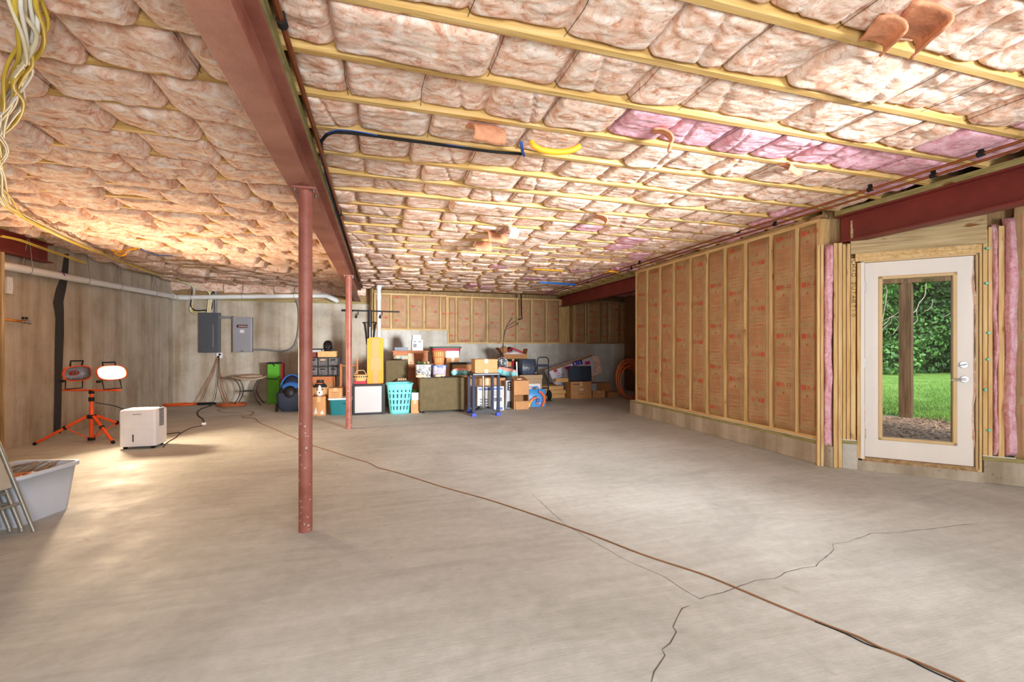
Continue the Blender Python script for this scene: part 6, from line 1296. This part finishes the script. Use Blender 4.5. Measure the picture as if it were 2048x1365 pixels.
# trees
def mat_leaf(name, lo, hi):
    m, N, L, b = newmat(name); g = N.new('ShaderNodeNewGeometry'); L.new(ramp(N, L, g.outputs['Random Per Island'], [(0, c(*lo)), (1, c(*hi))]), b.inputs['Base Color']); b.inputs['Roughness'].default_value = .6
    b.inputs['Transmission Weight'].default_value = 0
mat_leaf('leaf_dark', (30, 66, 38), (78, 130, 70)); mat_leaf('leaf_mid', (44, 92, 44), (112, 166, 84)); mat_leaf('leaf_light', (76, 128, 50), (160, 204, 104))
M('bark', (92, 76, 60), .9, 0, .25, 9); M('bare_branch', (176, 166, 152), .8, 0, .15, 9); M('shade_green', (26, 44, 26), .95, 0, .3, 4)
def tree(label, u, d, hgt, rad, mat, n, seed, low=.2, ls=.105):
    r_ = ray(u, 692); p = Vector((r_[0] * d, r_[1] * d, GZ)); t = thing('broadleaf_tree', label, 'tree', p, 0, 'trees at the edge of the lawn'); rs2 = np.random.RandomState(seed)
    MB().tube([(0, 0, 0), (.1, .05, hgt * .4), (0, .1, hgt * .75)], [.11, .09, .04], 10).build('trunk', 'bark', t)
    nc = 26; cen = np.stack([rs2.uniform(-1, 1, nc) * rad, rs2.uniform(-.8, .8, nc) * rad, low + rs2.rand(nc) * (hgt - low)], 1); k = rs2.randint(0, nc, n); dirs = rs2.randn(n, 3); dirs /= np.linalg.norm(dirs, axis=1)[:, None]
    pos = cen[k] + dirs * (rad * .42) * rs2.uniform(.75, 1.05, (n, 1)); pos[:, 2] = np.maximum(pos[:, 2], .08)
    nrm = dirs + rs2.randn(n, 3) * .5 + np.array([0, 0, .5]); nrm /= np.linalg.norm(nrm, axis=1)[:, None]; a = np.cross(nrm, rs2.randn(n, 3)); a /= np.linalg.norm(a, axis=1)[:, None]; b = np.cross(nrm, a); s = rs2.uniform(.6, 1.2, (n, 1)) * ls
    V_ = np.stack([pos - a * s, pos + b * s * .55, pos + a * s, pos - b * s * .55], 1).reshape(-1, 3)
    me = bpy.data.meshes.new('crown'); me.from_pydata(V_.tolist(), [], np.arange(4 * n).reshape(-1, 4).tolist()); me.materials.append(MATS[mat]); me.update(); o = bpy.data.objects.new('crown', me); col.objects.link(o); o.parent = t
for a in (('pale green tree leaning over the lawn beside the post', 1755, 21, 7.5, 2.1, 'leaf_mid', 12000, 1, .3), ('dense dark green tree right behind the deck post', 1815, 23, 8, 2.3, 'leaf_dark', 14000, 2, .2), ('blue-green bushy tree seen beside the door handle', 1880, 21, 7, 2.2, 'leaf_dark', 14000, 3, .2), ('light green tree with leaves high above the lawn', 1965, 18.5, 8, 2.6, 'leaf_light', 5200, 4, 4.0),
          ('tall dark tree further back on the left of the glass', 1720, 27, 10, 2.8, 'leaf_dark', 6000, 5, .3), ('tall mid green tree further back behind the post', 1800, 29, 10, 3.2, 'leaf_mid', 7000, 6, .3), ('tall mid green tree further back on the right of the glass', 1930, 27, 10, 3.2, 'leaf_dark', 7000, 7, .3)):
    tree(*a)
r1, r2 = ray(1500, 692), ray(2300, 692)
hedge = MB(); G_ = np.zeros((14, 30, 3))
for j in range(14):
    for i in range(30):
        f_ = i / 29; rr_ = ray(1500 + 800 * f_, 692); dd = 33 + 1.5 * math.sin(i * 1.7 + j * .9); G_[j, i] = (rr_[0] * dd, rr_[1] * dd, j * .9)
tag(hedge.grid(G_).build('forest', 'shade_green'), 'dark woodland closing the view behind the trees', 'forest', kind='stuff')
# bare sapling before the trees
Yb = 9.5; p0 = P(2010, 560, Y=Yb); p0.z = GZ; t = thing('bare_sapling', 'leafless sapling with pale drooping twigs before the trees', 'sapling', p0); z3 = lambda x, y: P(1720 + x / 3.79, 540 + y / 3.79, Y=Yb) - p0
for pts_, r_ in (([(505, 60), (500, 130), (490, 200), (450, 250), (430, 300), (400, 330)], .010), ([(430, 290), (430, 340), (436, 380), (405, 415)], .008), ([(545, 225), (548, 265), (520, 300), (485, 315)], .006), ([(685, 328), (660, 345), (632, 358)], .005), ([(160, 240), (210, 245), (205, 290)], .004),
                 ([(150, 440), (200, 400), (240, 355), (300, 360)], .006), ([(240, 350), (235, 400), (190, 430), (165, 465)], .005), ([(170, 390), (230, 360), (280, 330), (310, 300)], .005), ([(300, 380), (290, 430), (250, 490)], .005), ([(190, 300), (240, 340), (300, 400)], .005), ([(205, 160), (195, 220), (210, 300)], .005)):
    MB().tube(spline([z3(*q_) for q_ in pts_], 4), r_, 5).build('twig', 'bare_branch', t)
MB().tube(spline([Vector((0, 0, 0)), Vector((.1, 0, 1.6)), Vector((-.3, 0, 3.2)), z3(505, -60), z3(505, 60)], 5), [.04] * 6 + [.03] * 6 + [.02] * 9, 8).build('trunk', 'bare_branch', t)
MB().tube(spline([Vector((-.3, 0, 3.2)), z3(350, -90), z3(180, 60), z3(205, 160), z3(170, 390)], 5), .008, 6).build('limb', 'bare_branch', t)
